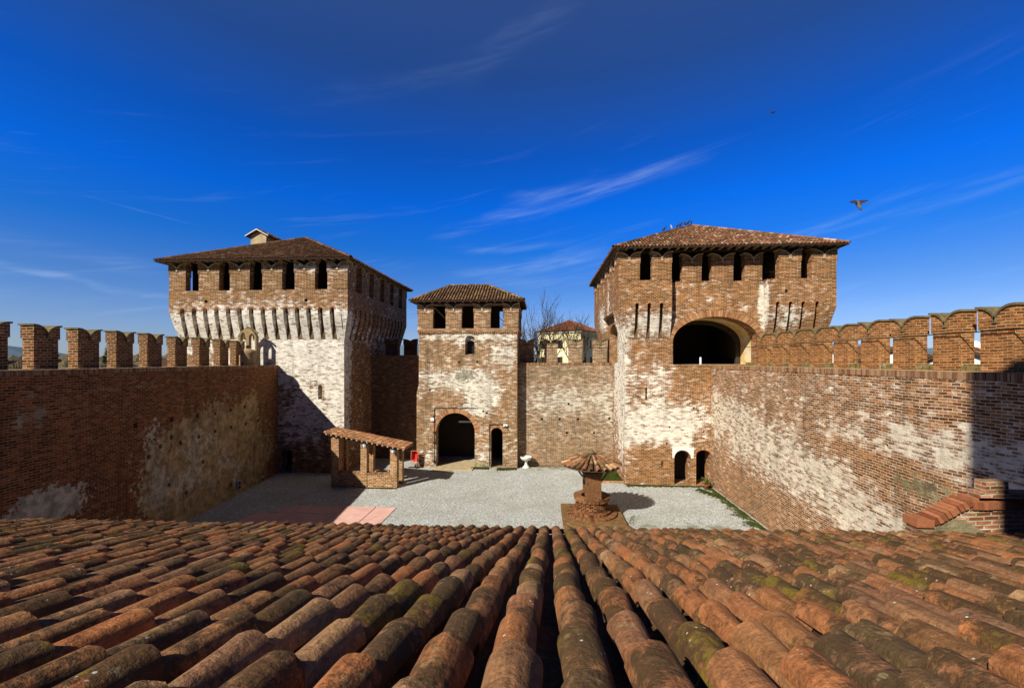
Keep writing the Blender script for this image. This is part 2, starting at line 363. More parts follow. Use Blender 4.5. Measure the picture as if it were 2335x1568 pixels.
m_rt = brick("brick_right_tower", (0.15, 0.047, 0.013), (0.31, 0.115, 0.03), (0.44, 0.31, 0.16), lime=0.04, bl=[
    (8, 31.2, 11.5, 3.2, 1.5, 1.6, 0.85), (5.9, 34.0, 9, 0.9, 4.2, 5.5, 1.2), (5.8, 33.2, 4.0, .8, 4.5, 5.0, .9), (7.6, 31.7, 4.4, 3.8, 1.5, 2.1, 1.5), (11, 31.7, 4.6, 2.6, 1.5, 2.4, 0.7),
    (8.2, 31.7, 7.6, 2.5, 1.2, 2.2, 0.55), (15.6, 31.5, 12.9, 0.35, .9, 2.8, 1.3), (15.8, 31.5, 13.4, 1.2, 1, 2, .25), (17.2, 31.2, 12.0, 1.6, 1.2, 1.2, .7), (10, 31.7, 2.9, 1.0, 1.0, 1.0, 1.1), (5.5, 40, 12.5, .8, 3, 2.2, .8), (5.5, 36, 14, .6, 1, 2.5, .7)],  # narrow lime blob paints in the right pier's sunlit left face
    limecol=(0.84, 0.78, 0.66), amp=0.6, limecap=.7)
m_gt = brick("brick_gate_tower", (0.15, 0.055, 0.018), (0.32, 0.14, 0.05), MO, lime=0.16, bl=[
    (-5.0, 35.8, 6.2, 1.9, 1.5, 2.3, 1.1), (-6.9, 35.8, 7.4, 3.0, 1.5, 1.3, .75), (-5.9, 35.8, 4.9, 1.4, 1.2, 0.6, 1.3), (-3, 35.8, 9.6, 2.5, 1.5, 1.8, .5), (-6, 35.7, 11.0, 6, 1.2, .45, .8), (-6, 35.8, 1, 6, 1, 1.4, .3), (-6.6, 35.8, 10.8, 0.9, 1, .9, .7), (-9.5, 35.8, 7.4, 1.4, 1.2, 1.4, .4)],
    limecol=(0.8, 0.76, 0.64), amp=0.5, limecap=.66, layers=[((0.4, 0.37, 0.27), 0.05, [(-6.4, 35.8, 7.7, 3.6, 1.5, 1.4, 0.6)], 1.0, 1.0), ((0.4, 0.36, 0.2), 0.05, [(-6, 35.8, 0, 7, 2, 1.2, 0.7)], 0.5, 0.6)])
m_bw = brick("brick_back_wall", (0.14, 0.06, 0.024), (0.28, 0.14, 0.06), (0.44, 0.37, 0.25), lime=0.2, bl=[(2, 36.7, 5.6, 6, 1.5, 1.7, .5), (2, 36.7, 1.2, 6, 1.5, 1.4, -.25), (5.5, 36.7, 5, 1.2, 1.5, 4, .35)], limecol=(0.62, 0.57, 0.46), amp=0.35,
    layers=[((0.24, 0.19, 0.1), 0.1, [(2, 36.7, 8, 7, 1, 1.1, 0.5)], 0.5, 0.5)])
m_bl = brick("brick_shaded_back_wall", (0.1, 0.04, 0.018), (0.17, 0.08, 0.035), (0.26, 0.2, 0.12), lime=0.05, limecol=(0.4, 0.35, 0.27), amp=0.4)  # back wall brick in a darker copy, shade put into its colour
m_rw = brick("brick_right_wall", (0.17, 0.05, 0.016), (0.32, 0.12, 0.034), (0.55, 0.44, 0.28), lime=0.22, bl=[
    (12.1, 29, 5.6, 2, 4, 1.4, .75), (12.1, 25, 4.3, 2, 6, 2.2, .75), (12.1, 20.0, 3.8, 2, 5, 1.8, .7), (12.1, 16, 2.6, 2, 4, 1.6, .6), (12.1, 13, 6.3, 2, 8, 1.0, .6), (12.1, 30.8, 5.2, 2, 1.2, 2.6, .7), (12.1, 26, 0.9, 2, 9, 1.8, -.35), (12.1, 16.5, 5.3, 2, 4, 0.8, -.35)],
    limecol=(0.76, 0.67, 0.52), amp=0.6, ms=0.014, layers=[((0.3, 0.25, 0.13), 0.05, [(12.1, 14.5, 4.9, 2, 2.8, 1.3, 0.62)], 0.5, 0.7)], bump=0.9, bw=.28, bh=.094, limecap=.62)
m_lw = brick("brick_left_wall", (0.12, 0.034, 0.013), (0.25, 0.08, 0.026), (0.36, 0.21, 0.09), lime=-0.12, bl=[(-18.85, 14.2, 6.9, 1.5, .5, .8, .8), (-18.9, 14.95, 6.9, 1.5, .5, .6, .8), (-20, 18, 7.8, 3, 9, .5, .25)], limecol=(0.42, 0.33, 0.2), amp=0.5, dirt=.7,  # brick colour darkened to deepen the shade on this wall
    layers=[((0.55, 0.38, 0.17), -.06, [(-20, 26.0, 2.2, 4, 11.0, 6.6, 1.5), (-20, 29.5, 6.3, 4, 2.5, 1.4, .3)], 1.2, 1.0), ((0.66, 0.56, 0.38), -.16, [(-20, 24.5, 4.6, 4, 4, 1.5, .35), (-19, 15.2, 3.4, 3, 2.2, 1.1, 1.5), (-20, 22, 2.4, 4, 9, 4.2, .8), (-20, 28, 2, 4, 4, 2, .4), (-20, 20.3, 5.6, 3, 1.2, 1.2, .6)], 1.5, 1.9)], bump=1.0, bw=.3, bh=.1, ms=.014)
m_merl = brick("brick_right_merlon", (0.2, 0.06, 0.016), (0.34, 0.12, 0.03), (0.46, 0.32, 0.15), lime=-0.05, amp=0.3, dirt=0.3, bump=0.8, bw=.28, bh=.09, ms=.012)
m_merd = brick("brick_left_merlon", (0.1, 0.033, 0.011), (0.22, 0.08, 0.026), (0.4, 0.28, 0.15), lime=-0.02, amp=0.4, dirt=0.3, bw=.3, bh=.11, ms=.015)  # brick darkened to stand in for shade on the courtyard faces
m_shed = brick("brick_shelter", (0.26, 0.09, 0.025), (0.42, 0.19, 0.06), (0.6, 0.48, 0.3), lime=0.02, amp=0.3, moss=0.15, bw=.3, bh=.11, ms=.014)
m_well = brick("brick_well", (0.16, 0.07, 0.022), (0.28, 0.12, 0.04), (0.2, 0.14, 0.06), lime=-0.1, amp=0.2, moss=0.6, bw=0.2, bh=0.07)
m_near = brick("brick_near_parapet", (0.27, 0.075, 0.032), (0.42, 0.16, 0.07), (0.42, 0.36, 0.24), lime=0.05, amp=0.3, moss=0.35, bh=0.075, bw=0.26, bump=1.0,
    layers=[((0.28, 0.24, 0.14), 0.08, [(7.42, 8.3, 5.81, .75, 1, .5, 1.3), (8.4, 8.3, 5.56, 1.5, 1, .5, .8)], 0.3, 0.5)])
m_keep = brick("brick_keep", B1, B2, MO, lime=0.2)
m_core = plain("interior_shade", (0.05, 0.038, 0.028), 0.95)  # near-black inner walls; shade inside the openings is put into the colour
m_vouss = None
def voussmat(name, a, b):
    k = N(name, 0.9); c = k.mix(k.attr('rnd'), a, b); c = k.mix(1.0, c, k.lin(k.noise(k.pos(), 12, 4, 0.7), 0.3, 0.7, 0.75, 1.2), 'MULTIPLY'); k.color(c); return k.m
m_vouss = voussmat("voussoir_brick", (0.25, 0.1, 0.04), (0.5, 0.28, 0.14))
m_solder = voussmat("soldier_course_brick", (0.16, 0.07, 0.035), (0.4, 0.24, 0.13))
m_plast = plain("yellow_plaster", (0.62, 0.45, 0.2), 0.9, 0.3, 2.5, 0.3, c2=(0.7, 0.62, 0.45))
m_stele = plain("old_render", (0.42, 0.33, 0.2), 0.9, 0.25, 3)
m_cap = plain("mossy_tile_cap", (0.13, 0.105, 0.05), 0.95, 0.4, 8, 0.5, c2=(0.2, 0.15, 0.075))
m_wood = plain("dark_timber", (0.09, 0.05, 0.028), 0.8)
m_rafter = plain("weathered_rafter", (0.4, 0.3, 0.2), 0.8)
m_iron = plain("black_iron", (0.02, 0.02, 0.02), 0.5)
m_white = plain("white_paint", (0.85, 0.85, 0.82), 0.5, 0.08)
m_stone = plain("white_stone", (0.72, 0.7, 0.64), 0.7, 0.12)
m_red = plain("red_paint", (0.62, 0.045, 0.03), 0.45, 0.1, c2=(0.5, 0.06, 0.04))
m_pinkp = plain("faded_red_paint", (0.62, 0.2, 0.17), 0.5, 0.15)
m_terra = plain("terracotta", (0.42, 0.15, 0.07), 0.8)
m_leaf = plain("leaf_green", (0.12, 0.14, 0.03), 0.6, 0.5, 20)
m_grass = plain("grass_green", (0.055, 0.068, 0.012), 0.8, 0.5, 3)
m_bark = plain("winter_bark", (0.07, 0.05, 0.025), 0.9, 0.4, 3)
m_twig = plain("winter_twig", (0.075, 0.05, 0.028), 0.9, 0.3, 3)
m_conif = plain("conifer_green", (0.02, 0.05, 0.02), 0.9, 0.4, 2)
m_glass = plain("dark_glass", (0.02, 0.022, 0.025), 0.1, 0.1); 
m_villa = plain("cream_villa_wall", (0.8, 0.72, 0.42), 0.9, 0.08, 1)
m_vtrim = plain("villa_white_trim", (0.8, 0.76, 0.62), 0.8, 0.08, 1)
m_shut = plain("dark_shutter", (0.05, 0.035, 0.02), 0.7)
m_bird = plain("bird_grey", (0.035, 0.033, 0.035), 0.7, 0.4, 30)
m_birdl = plain("bird_pale", (0.45, 0.38, 0.33), 0.7, 0.3, 30)
m_steel = plain("galvanised_sheet", (0.4, 0.44, 0.48), 0.45, 0.1, metal=0.3)
HU = [(0.14, 0.08, 0.036), (0.25, 0.11, 0.042), (0.32, 0.125, 0.046), (0.3, 0.14, 0.055), (0.25, 0.125, 0.058), (0.35, 0.13, 0.045), (0.24, 0.115, 0.058), (0.36, 0.21, 0.095)]
m_tfg = tilemat("old_clay_tile", HU, 0.85, 0.75, bump=1.0)
m_tchan = tilemat("channel_tile", [(0.05, 0.03, 0.02), (0.12, 0.055, 0.03), (0.1, 0.05, 0.03)], 0.8, 0.4, False)
m_troof = tilemat("tower_roof_tile", [(0.13, 0.06, 0.035), (0.24, 0.1, 0.05), (0.3, 0.13, 0.07), (0.22, 0.1, 0.05), (0.5, 0.33, 0.22)], 0.7, 0.3, False, 0.4)
m_tdark = tilemat("brown_roof_tile", [(0.1, 0.05, 0.03), (0.17, 0.075, 0.038), (0.21, 0.1, 0.055), (0.26, 0.15, 0.08)], 0.8, 0.35, False, 0.4)
m_tgate = tilemat("gate_roof_tile", [(0.14, 0.08, 0.045), (0.25, 0.14, 0.07), (0.33, 0.2, 0.1), (0.2, 0.12, 0.06)], 0.7, 0.5, False, 0.4)
m_tshed = tilemat("shelter_roof_tile", [(0.26, 0.11, 0.055), (0.42, 0.19, 0.09), (0.34, 0.15, 0.07), (0.55, 0.34, 0.18)], 0.45, 0.3, False, 1.0)
m_twell = tilemat("well_roof_tile", [(0.16, 0.08, 0.04), (0.36, 0.17, 0.08), (0.26, 0.12, 0.06), (0.5, 0.32, 0.17), (0.3, 0.11, 0.05)], 0.8, 0.5, False, 1.0)
m_under = plain("roof_underlay", (0.06, 0.035, 0.022), 0.95)

# gravel
k = N("gravel", 0.95)
v = k.n('ShaderNodeTexVoronoi'); k.put(v.inputs['Vector'], k.pos()); v.inputs['Scale'].default_value = 17; v.inputs['Randomness'].default_value = 1
v2 = k.n('ShaderNodeTexVoronoi'); k.put(v2.inputs['Vector'], k.pos()); v2.inputs['Scale'].default_value = 41
big = k.noise(k.pos(), 0.35, 5, 0.6)
c = k.mix(k.n('ShaderNodeSeparateColor') and 0.5, (0.46, 0.475, 0.46), v.outputs['Color'], 'MIX') if False else None
sepc = k.n('ShaderNodeSeparateColor'); k.put(sepc.inputs[0], v.outputs['Color']); sepd = k.n('ShaderNodeSeparateColor'); k.put(sepd.inputs[0], v2.outputs['Color'])
g = k.math('MULTIPLY', k.lin(sepc.outputs[0], 0, 1, 0.5, 1.3), k.lin(sepd.outputs[0], 0, 1, 0.6, 1.35))
c = k.mix(1.0, (0.55, 0.575, 0.565), g, 'MULTIPLY')
c = k.mix(k.ss(big, 0.35, 0.7, 0, 0.45), c, (0.34, 0.32, 0.26))
c = k.mix(k.ss(k.noise(k.pos(), 2.2, 4, .7), 0.5, 0.75, 0, 0.3), c, (0.3, 0.29, 0.24))
# trodden earth near the foot of the walls, where the gravel thins out
c = k.mix(k.math('MULTIPLY', k.ss(k.math('ADD', k.blobs([(9, 23.6, 0, 3.0, 1.6, 1, .35), (5.5, 23.8, 0, 1.2, 1.0, 1, .3), (0, 36.5, 0, 12, 2.0, 1, .3)]), k.noise(k.pos(), 1.4, 6, 0.7)), 0.66, 0.8), 0.6), c, (0.16, 0.15, 0.06))
k.color(c); k.bump(k.math('ADD', v.outputs['Distance'], k.math('MULTIPLY', v2.outputs['Distance'], 0.6)), 0.9, 0.04)
m_gravel = k.m
k = N("pink_slab", 0.85)
n = k.noise(k.pos(), 1.2, 5, 0.6); c = k.mix(k.ss(n, 0.35, 0.7), (0.62, 0.36, 0.31), (0.72, 0.46, 0.4)); c = k.mix(1.0, c, k.lin(k.noise(k.pos(), 16, 4, 0.7), 0.3, 0.7, 0.88, 1.1), 'MULTIPLY'); k.color(c); k.bump(k.noise(k.pos(), 20, 4), 0.2, 0.01)
m_pink = k.m
m_field = plain("field_ground", (0.12, 0.11, 0.045), 0.95, 0.4, 0.05, 0)
m_hill = plain("distant_hill", (0.09, 0.14, 0.2), 1.0, 0.2, 0.002, 0)
m_hedge = plain("winter_hedge", (0.11, 0.085, 0.05), 0.95, 0.5, 0.6, 0)

# ---------------------------------------------------------------- roof tiles
def tiles(m, o, along, up, nrm, width, flen, pitch=0.25, row=0.33, r=0.08, seg=4, jit=0.01, lo=0.0, f0=None, sub=1, rim=False, lift=0.03, offset=0.5):
    """rows of half-round cover tiles. o eave corner, along/up unit vectors, flen(u) slope length at u, f0(u) where a row starts"""
    o = Vector(o); along = Vector(along).normalized(); up = Vector(up).normalized(); nrm = Vector(nrm).normalized()
    ncol = int(width / pitch)
    for ci in range(ncol):
        u = (ci + offset) * pitch; L = flen(u); s0 = f0(u) if f0 else 0.0
        ph = random.uniform(-0.5, 0.5) * jit * 4
        nt_ = max(1, int(math.ceil((L - s0) / row)))
        for ti in range(nt_):
            a = s0 + ti * row + (random.uniform(-.1, .1) * row * (jit > .004) if ti else 0)
            if a >= L: break
            b = min(a + row * 1.22, L)
            du = random.uniform(-jit, jit) * 0.7; rot = random.uniform(-jit, jit); dz = random.uniform(0, jit * 0.8) + ph * 0.2
            rr = r * random.uniform(0.94, 1.06); val = (random.random(), random.random())
            prev = None; nn = sub
            for k_ in range(nn + 1):
                t = k_ / nn; q = a + (b - a) * t; rad = rr * (1.08 - 0.22 * t)
                ring = []
                ht = lift + 0.022 * (1 - t) * (r / 0.08) + dz
                for j in range(seg + 1):
                    an = math.pi * (1 - j / seg)
                    ring.append(m.vert(o + along * (u + du + rot * (t - .5) * row + rad * math.cos(an)) + up * q + nrm * (ht + rad * 0.92 * math.sin(an))))
                if prev:
                    for j in range(seg): m.idx([prev[j], prev[j + 1], ring[j + 1], ring[j]], val)
                elif rim:
                    inn = []
                    for j in range(seg + 1):
                        an = math.pi * (1 - j / seg); r2 = rad - 0.013
                        inn.append(m.vert(o + along * (u + du - rot * .5 * row + r2 * math.cos(an)) + up * q + nrm * (ht - 0.004 + r2 * 0.92 * math.sin(an))))
                    lip = [m.vert(m.v[q_]) for q_ in ring]
                    for j in range(seg): m.idx([inn[j], inn[j + 1], lip[j + 1], lip[j]], val)
                prev = ring

def roof_plane(mt, mb, e0, e1, r0, r1, th=0.1, pitch=0.25, row=0.36, r=0.078, seg=4, jit=0.008):
    """one slope: eave e0->e1, top edge r0->r1 (may coincide). mt gets tiles, mb the slab"""
    e0, e1, r0, r1 = map(Vector, (e0, e1, r0, r1))
    al = (e1 - e0).normalized(); n = (e1 - e0).cross(r0 - e0).normalized()
    if n.z < 0: n = -n
    up = n.cross(al).normalized()
    if up.z < 0: up = -up
    W = (e1 - e0).length; a = (r0 - e0).dot(al); b = (r1 - e0).dot(al); H = (r0 - e0).dot(up)
    def fl(u):
        if u < a: return H * u / a
        if u > b: return H * (W - u) / (W - b)
        return H
    tiles(mt, e0, al, up, n, W, fl, pitch, row, r, seg, jit)
    pts = [e0, e1, r1, r0] if (r1 - r0).length > 1e-3 else [e0, e1, r0]
    mb.prism([p for p in pts], -n * th)
def ridge(mt, a, b, r=0.12, row=0.4, lift=0.05):
    a, b = Vector(a), Vector(b); d = b - a; L = d.length; d.normalize()
    side = d.cross(Vector((0, 0, 1))).normalized(); n = side.cross(d)
    k_ = 0
    while k_ * row < L:
        q0, q1 = k_ * row, min(k_ * row + row * 1.2, L); val = (random.random(), random.random()); rings = []
        for q, rad in ((q0, r * 1.1), (q1, r * .9)):
            rings.append([mt.vert(a + d * q + side * rad * math.cos(math.pi * (1 - j / 5)) + n * (lift + rad * math.sin(math.pi * (1 - j / 5)))) for j in range(6)])
        for j in range(5): mt.idx([rings[0][j], rings[0][j + 1], rings[1][j + 1], rings[1][j]], val)
        k_ += 1

# ================================================================= SETTING
m = M(); m.face([(-6000, -6000, -.6), (6000, -6000, -.6), (6000, 6000, -.6), (-6000, 6000, -.6)])
tag(m.build("ground", m_field), "flat winter farmland and town ground outside the castle", kind='structure')
m = M(); m.box(-24.5, 16, -12, 41, -.55, 0.0)
tag(m.build("courtyard", m_gravel), "pale grey gravel of the castle courtyard", kind='structure')
m = M()
for i in range(140):
    a0 = 2 * math.pi * i / 140; a1 = 2 * math.pi * (i + 1) / 140
    h = lambda a: 130 + 60 * math.sin(a * 7 + 1) + 35 * math.sin(a * 17 + 2) + 20 * math.sin(a * 41)
    P = lambda a, r_, z: (r_ * math.cos(a), r_ * math.sin(a), z)
    m.face([P(a0, 5600, -2), P(a1, 5600, -2), P(a1, 5900, h(a1)), P(a0, 5900, h(a0))])
    m.face([P(a0, 5900, h(a0)), P(a1, 5900, h(a1)), P(a1, 5990, -2), P(a0, 5990, -2)])
tag(m.build("hills", m_hill), "low blue hills on the horizon", kind='structure')

# pink stone paving in the corner of the courtyard
m = M()
xs = [-16.9, -14.8, -12.1, -10.15, -8.85]
for r_, (y0, y1) in enumerate(((20.4, 22.7), (22.74, 24.36), (24.4, 25.74))):
    for i in range(4):
        x0, x1 = xs[i], xs[i + 1]
        k0 = 0.17 * (y0 - 24.36); k1 = 0.17 * (y1 - 24.36)
        if r_ == 2 and i == 0: m.hexa([(-16.2, y0, -.02), (x1 - .03 - k0 * 0, y0, -.02), (x1 - .03, y1, -.02), (-14.95, y1, -.02), (-16.2, y0, .035), (x1 - .03, y0, .035), (x1 - .03, y1, .035), (-14.95, y1, .035)]); continue
        e = 0.4 if (i == 3) else 0
        dx0 = e * (y0 - 24) * 0.5; dx1 = e * (y1 - 24) * 0.5
        m.hexa([(x0 + .03, y0, -.02), (x1 - .03 + dx0 * 0, y0, -.02), (x1 - .03, y1, -.02), (x0 + .03, y1, -.02), (x0 + .03, y0, .035), (x1 - .03, y0, .035), (x1 - .03, y1, .035), (x0 + .03, y1, .035)])
tag(m.build("paving", m_pink), "pink stone slabs laid in the gravel, half in shadow", kind='structure')

# ================================================================= MERLONS
def merlon_proto(name, w, H, hs, th, mat, over=0.04, cap=True, r=0.5, capmat=None):
    """swallow-tail merlon; front faces -y, centre of its foot at the origin"""
    m = M(); m.box(-w / 2, w / 2, 0, th, 0, hs)
    e = over; X = w / 2 + e
    arc = [(X - X * math.sin(a), H - r + r * math.cos(a)) for a in [math.pi / 2 * i / 8 for i in range(9)]]
    arc[-1] = (0.0, H - r)
    prof = [(-X, hs), (X, hs)] + arc + [(-x, z) for x, z in arc[-2::-1]]
    m.prism([(x, -e, z) for x, z in prof][::-1], (0, th + 2 * e, 0))
    o = m.build(name, mat, normals=True)
    if cap:
        for sgn in (1, -1):
            c = M(); pts = [(sgn * (x + (0.05 if i == 0 else 0)), z) for i, (x, z) in enumerate(arc)]
            for i in range(8):
                (x0, z0), (x1, z1) = pts[i], pts[i + 1]
                def up(i_, x, z):
                    a = math.pi / 2 * i_ / 8; return (x + sgn * -0.0 - sgn * 0.055 * math.sin(a), z + 0.06 * math.cos(a) + .012)
                a_, b_ = up(i, x0, z0), up(i + 1, x1, z1)
                y0, y1 = -e - 0.05, th + e + 0.05
                c.hexa([(x0, y0, z0), (x1, y0, z1), (x1, y1, z1), (x0, y1, z0), (a_[0], y0, a_[1]), (b_[0], y0, b_[1]), (b_[0], y1, b_[1]), (a_[0], y1, a_[1])])
            co = c.build("cap", capmat or m_cap, normals=True); co.parent = o
    return o
protos = []
def proto(*a, **k):
    o = merlon_proto(*a, **k); protos.append(o); return o
p_wallR = proto("merlon", 1.0, 1.98, 1.3, 0.44, m_merl)
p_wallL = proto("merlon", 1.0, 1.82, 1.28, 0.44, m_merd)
m_tcap = plain("pale_brick_cap", (0.5, 0.38, 0.24), .9, .3, 9, .3)
p_lt = proto("merlon", 1.0, 2.16, 1.36, 0.5, m_lt, over=0.03, r=0.62, capmat=m_tcap)
p_rt = proto("merlon", 1.0, 1.98, 1.22, 0.5, m_rt, over=0.03, r=0.62, capmat=m_tcap)
p_gt = proto("merlon", 1.0, 2.03, 1.3, 0.45, m_gt, over=0.03, r=0.6, capmat=m_tcap)
p_bw = proto("merlon", 1.0, 1.98, 1.3, 0.5, m_bw)
p_bl = proto("merlon", 1.0, 1.75, 1.2, 0.5, m_bl)

# ================================================================= TOWERS
def tower_side_frame(x0, x1, y0, y1):
    """(origin, direction, outward normal, length) of the four sides; direction keeps s increasing"""
    return {'front': (Vector((x0, y0, 0)), Vector((1, 0, 0)), Vector((0, -1, 0)), x1 - x0),
            'right': (Vector((x1, y0, 0)), Vector((0, 1, 0)), Vector((1, 0, 0)), y1 - y0),
            'back': (Vector((x1, y1, 0)), Vector((-1, 0, 0)), Vector((0, 1, 0)), x1 - x0),
            'left': (Vector((x0, y1, 0)), Vector((0, -1, 0)), Vector((-1, 0, 0)), y1 - y0)}
def corbels(m, fr, slots, sw, off, zb, zc, s0, s1, inner=0.0):
    """sloping corbels between the slots (slot centres), s0..s1 covered"""
    o, d, n, L = fr
    edges = [s0] + [e for c in slots for e in (c - sw / 2, c + sw / 2)] + [s1]
    for a, b in zip(edges[0::2], edges[1::2]):
        if b - a < 0.02: continue
        P = lambda s, q, z: o + d * s + n * q + Vector((0, 0, z))
        prof = [(0 - .02, zb), (off * 0.78, zc - 0.75), (off - .004, zc - .15), (off - .004, zc), (-.02, zc)]
        m.prism([P(a, q, z) for q, z in prof], d * (b - a))
def notch_outline(L0, L1, slots, sw, zb, ztop, zarch):
    out = [(L0, zb)]
    for c in slots:
        out += [(c - sw / 2, zb), (c - sw / 2, zarch - sw / 2)]
        out += [(c - sw / 2 * math.cos(a), zarch - sw / 2 + sw / 2 * math.sin(a)) for a in [math.pi * i / 6 for i in range(1, 6)]]
        out += [(c + sw / 2, zarch - sw / 2), (c + sw / 2, zb)]
    return out + [(L1, zb), (L1, ztop), (L0, ztop)]

def rafters(parent, e, z, side, step=0.55, L=0.55):
    pass

def hip_roof(parent, x0, x1, y0, y1, ze, apex0, apex1, mat, pitch=0.25, row=0.36, r=0.076):
    mt = M(); mb = M(); A, B = Vector(apex0), Vector(apex1)
    c = [Vector((x0, y0, ze)), Vector((x1, y0, ze)), Vector((x1, y1, ze)), Vector((x0, y1, ze))]
    roof_plane(mt, mb, c[0], c[1], A, B, pitch=pitch, row=row, r=r)
    roof_plane(mt, mb, c[1], c[2], B, B + Vector((0, 0, 0)), pitch=pitch, row=row, r=r)
    roof_plane(mt, mb, c[2], c[3], B, A, pitch=pitch, row=row, r=r)
    roof_plane(mt, mb, c[3], c[0], A, A, pitch=pitch, row=row, r=r)
    for a, b in ((c[0], A), (c[1], B), (c[2], B), (c[3], A)): ridge(mt, a, b)
    if (A - B).length > .1: ridge(mt, A, B)
    o = fix(mt.build("roof", mat, rnd=True, smooth=True), parent)
    u = fix(mb.build("roof_boarding", m_under), parent)
    return o
def rafter_row(parent, x0, x1, y, z, n, dy=0.35):
    pr = M(); pr.box(-0.05, 0.05, -dy, dy, -0.06, 0.06); src = pr.build("rafter", m_rafter); protos.append(src)
    for i in range(n): copy_part(src, parent, (x0 + (x1 - x0) * (i + .5) / n, y, z), 0)
def rafter_col(parent, x, y0, y1, z, n, dx=0.35):
    pr = M(); pr.box(-dx, dx, -0.05, 0.05, -0.06, 0.06); src = pr.build("rafter", m_rafter); protos.append(src)
    for i in range(n): copy_part(src, parent, (x, y0 + (y1 - y0) * (i + .5) / n, z), 0)
def place_merlons(parent, src, spans, fr, off, z, inset=0.0):
    """spans: list of (s0,s1) along the side frame"""
    o, d, n, L = fr; rz = math.atan2(d.y, d.x)
    for a, b in spans:
        p = o + d * ((a + b) / 2) + n * off
        copy_part(src, parent, (p.x, p.y, z), rz, ((b - a), 1, 1))

# ---------- left tower
LT = empty("left_tower", (-22.66, 33.3, 0), "large brick tower on the left, whitewashed corbels, rendered dormer on its brown roof", "tower")
X0, X1, Y0, Y1 = -29.55, -15.75, 33.3, 46.9; OFF = 0.55
fr = tower_side_frame(X0, X1, Y0, Y1)
ux0, ux1, uy0, uy1 = X0 - OFF, X1 + OFF, Y0 - OFF, Y1 + OFF
wl_ = M()
sl_f = [x - X0 for x in (-28.94, -27.95, -26.99, -26.04, -25.05, -24.1, -23.13, -22.16, -21.22, -20.27, -19.33, -18.38, -17.43, -16.48)]
holes = [arch(-20.99 - X0, -20.05 - X0, 0.02, 1.55, 1.85, 8), [(-17.9 - X0, 5.9), (-17.58 - X0, 5.9), (-17.58 - X0, 6.95), (-17.74 - X0, 7.15), (-17.9 - X0, 6.95)], rect(-17.78 - X0, -17.64 - X0, 4.6, 5.05)]
holes += [hole(x - X0, z) for x, z in ((-22.2, 11.9), (-20.7, 12.3), (-25.6, 11.6), (-19.9, 4.5), (-18.6, 3.2), (-20.4, 11.0))]
o, d, n, L = fr['front']; wl_.panel(o, d, rect(0, L, 0, 14.5), holes, 0.9, n)
o, d, n, L = fr['right']; wl_.panel(o, d, rect(.901, L, 0, 14.5), [hole(1.7, 6.1), hole(1.7, 4.1, .06)], 0.4, n)
o, d, n, L = fr['back']; wl_.panel(o, d, rect(.401, L - .401, 0, 14.5), [], 0.4, n)
o, d, n, L = fr['left']; wl_.panel(o, d, rect(0, L - .901, 0, 14.5), [], 0.4, n)
sl_s = [0.95 + i * 0.955 for i in range(13)]
for key, sl in (('front', sl_f), ('right', sl_s), ('back', sl_f), ('left', sl_s)):
    corbels(wl_, fr[key], sl, 0.38, OFF, 10.55, 12.8, 0, fr[key][3])
    o, d, n, L = fr[key]; o2 = o + n * OFF
    ext = OFF if key in ('front', 'back') else OFF - 0.001
    hl = [hole(-26.92 - X0, 13.75, .13), hole(-18.59 - X0, 13.78, .13)] if key == 'front' else []
    a0, a1 = (-OFF, L + OFF) if key in ('front', 'back') else (-OFF + .35, L + OFF - .35)
    wl_.panel(o2, d, notch_outline(a0, a1, sl, 0.38, 12.8, 14.62, 13.22), hl, 0.35, n)
for sx, xx in ((-1, X0), (1, X1)):
    for sy, yy in ((-1, Y0), (1, Y1)):
        a = [(xx - .02 * sx, yy - .02 * sy), (xx + sx * OFF, yy - .02 * sy), (xx + sx * OFF, yy + sy * OFF), (xx - .02 * sx, yy + sy * OFF)]
        wl_.hexa([(xx, yy, 10.55)] * 1 + [(xx + .01 * sx, yy, 10.55), (xx + .01 * sx, yy + .01 * sy, 10.55), (xx, yy + .01 * sy, 10.55)] + [(p[0] - .003 * sx, p[1] - .003 * sy, 12.8) for p in a])
fix(wl_.build("wall", m_lt), LT)
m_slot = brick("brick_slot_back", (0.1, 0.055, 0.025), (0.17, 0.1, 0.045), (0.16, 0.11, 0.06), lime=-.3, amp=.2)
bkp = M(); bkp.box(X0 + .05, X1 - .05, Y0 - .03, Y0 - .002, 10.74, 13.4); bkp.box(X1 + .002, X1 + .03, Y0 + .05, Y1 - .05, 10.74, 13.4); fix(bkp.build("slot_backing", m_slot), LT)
fl = M(); fl.box(ux0 + .36, ux1 - .36, uy0 + .36, uy1 - .36, 14.3, 14.6); fl.box(X0 + .6, X1 - 2.3, Y0 + 2.6, Y1 - 3.2, 14.6, 18.0); fl.box(X0 + .5, X0 + .7, Y0 + .6, Y1 - .6, 14.6, 17.2); fl.box(X0 + .95, X1 - .5, Y0 + 2.6, Y0 + 2.8, 0, 14)
fix(fl.build("inner_core", m_core), LT)
F = (Vector((ux0, uy0, 0)), Vector((1, 0, 0)), Vector((0, -1, 0)), ux1 - ux0)
place_merlons(LT, p_lt, [(x0 + 30.1, x1 + 30.1) for x0, x1 in ((-30.07, -28.66), (-27.54, -25.83), (-24.91, -23.26), (-22.2, -20.57), (-19.52, -17.87), (-16.84, -15.23))], F, 0, 14.62)
S = [(0.52, 1.55), (2.65, 4.25), (5.25, 6.85), (7.85, 9.45), (10.45, 12.05), (13.1, 14.15)]
place_merlons(LT, p_lt, S, (Vector((ux1, uy0, 0)), Vector((0, 1, 0)), Vector((1, 0, 0)), 0), 0, 14.62)
place_merlons(LT, p_lt, S, (Vector((ux0, uy1, 0)), Vector((0, -1, 0)), Vector((-1, 0, 0)), 0), 0, 14.62)
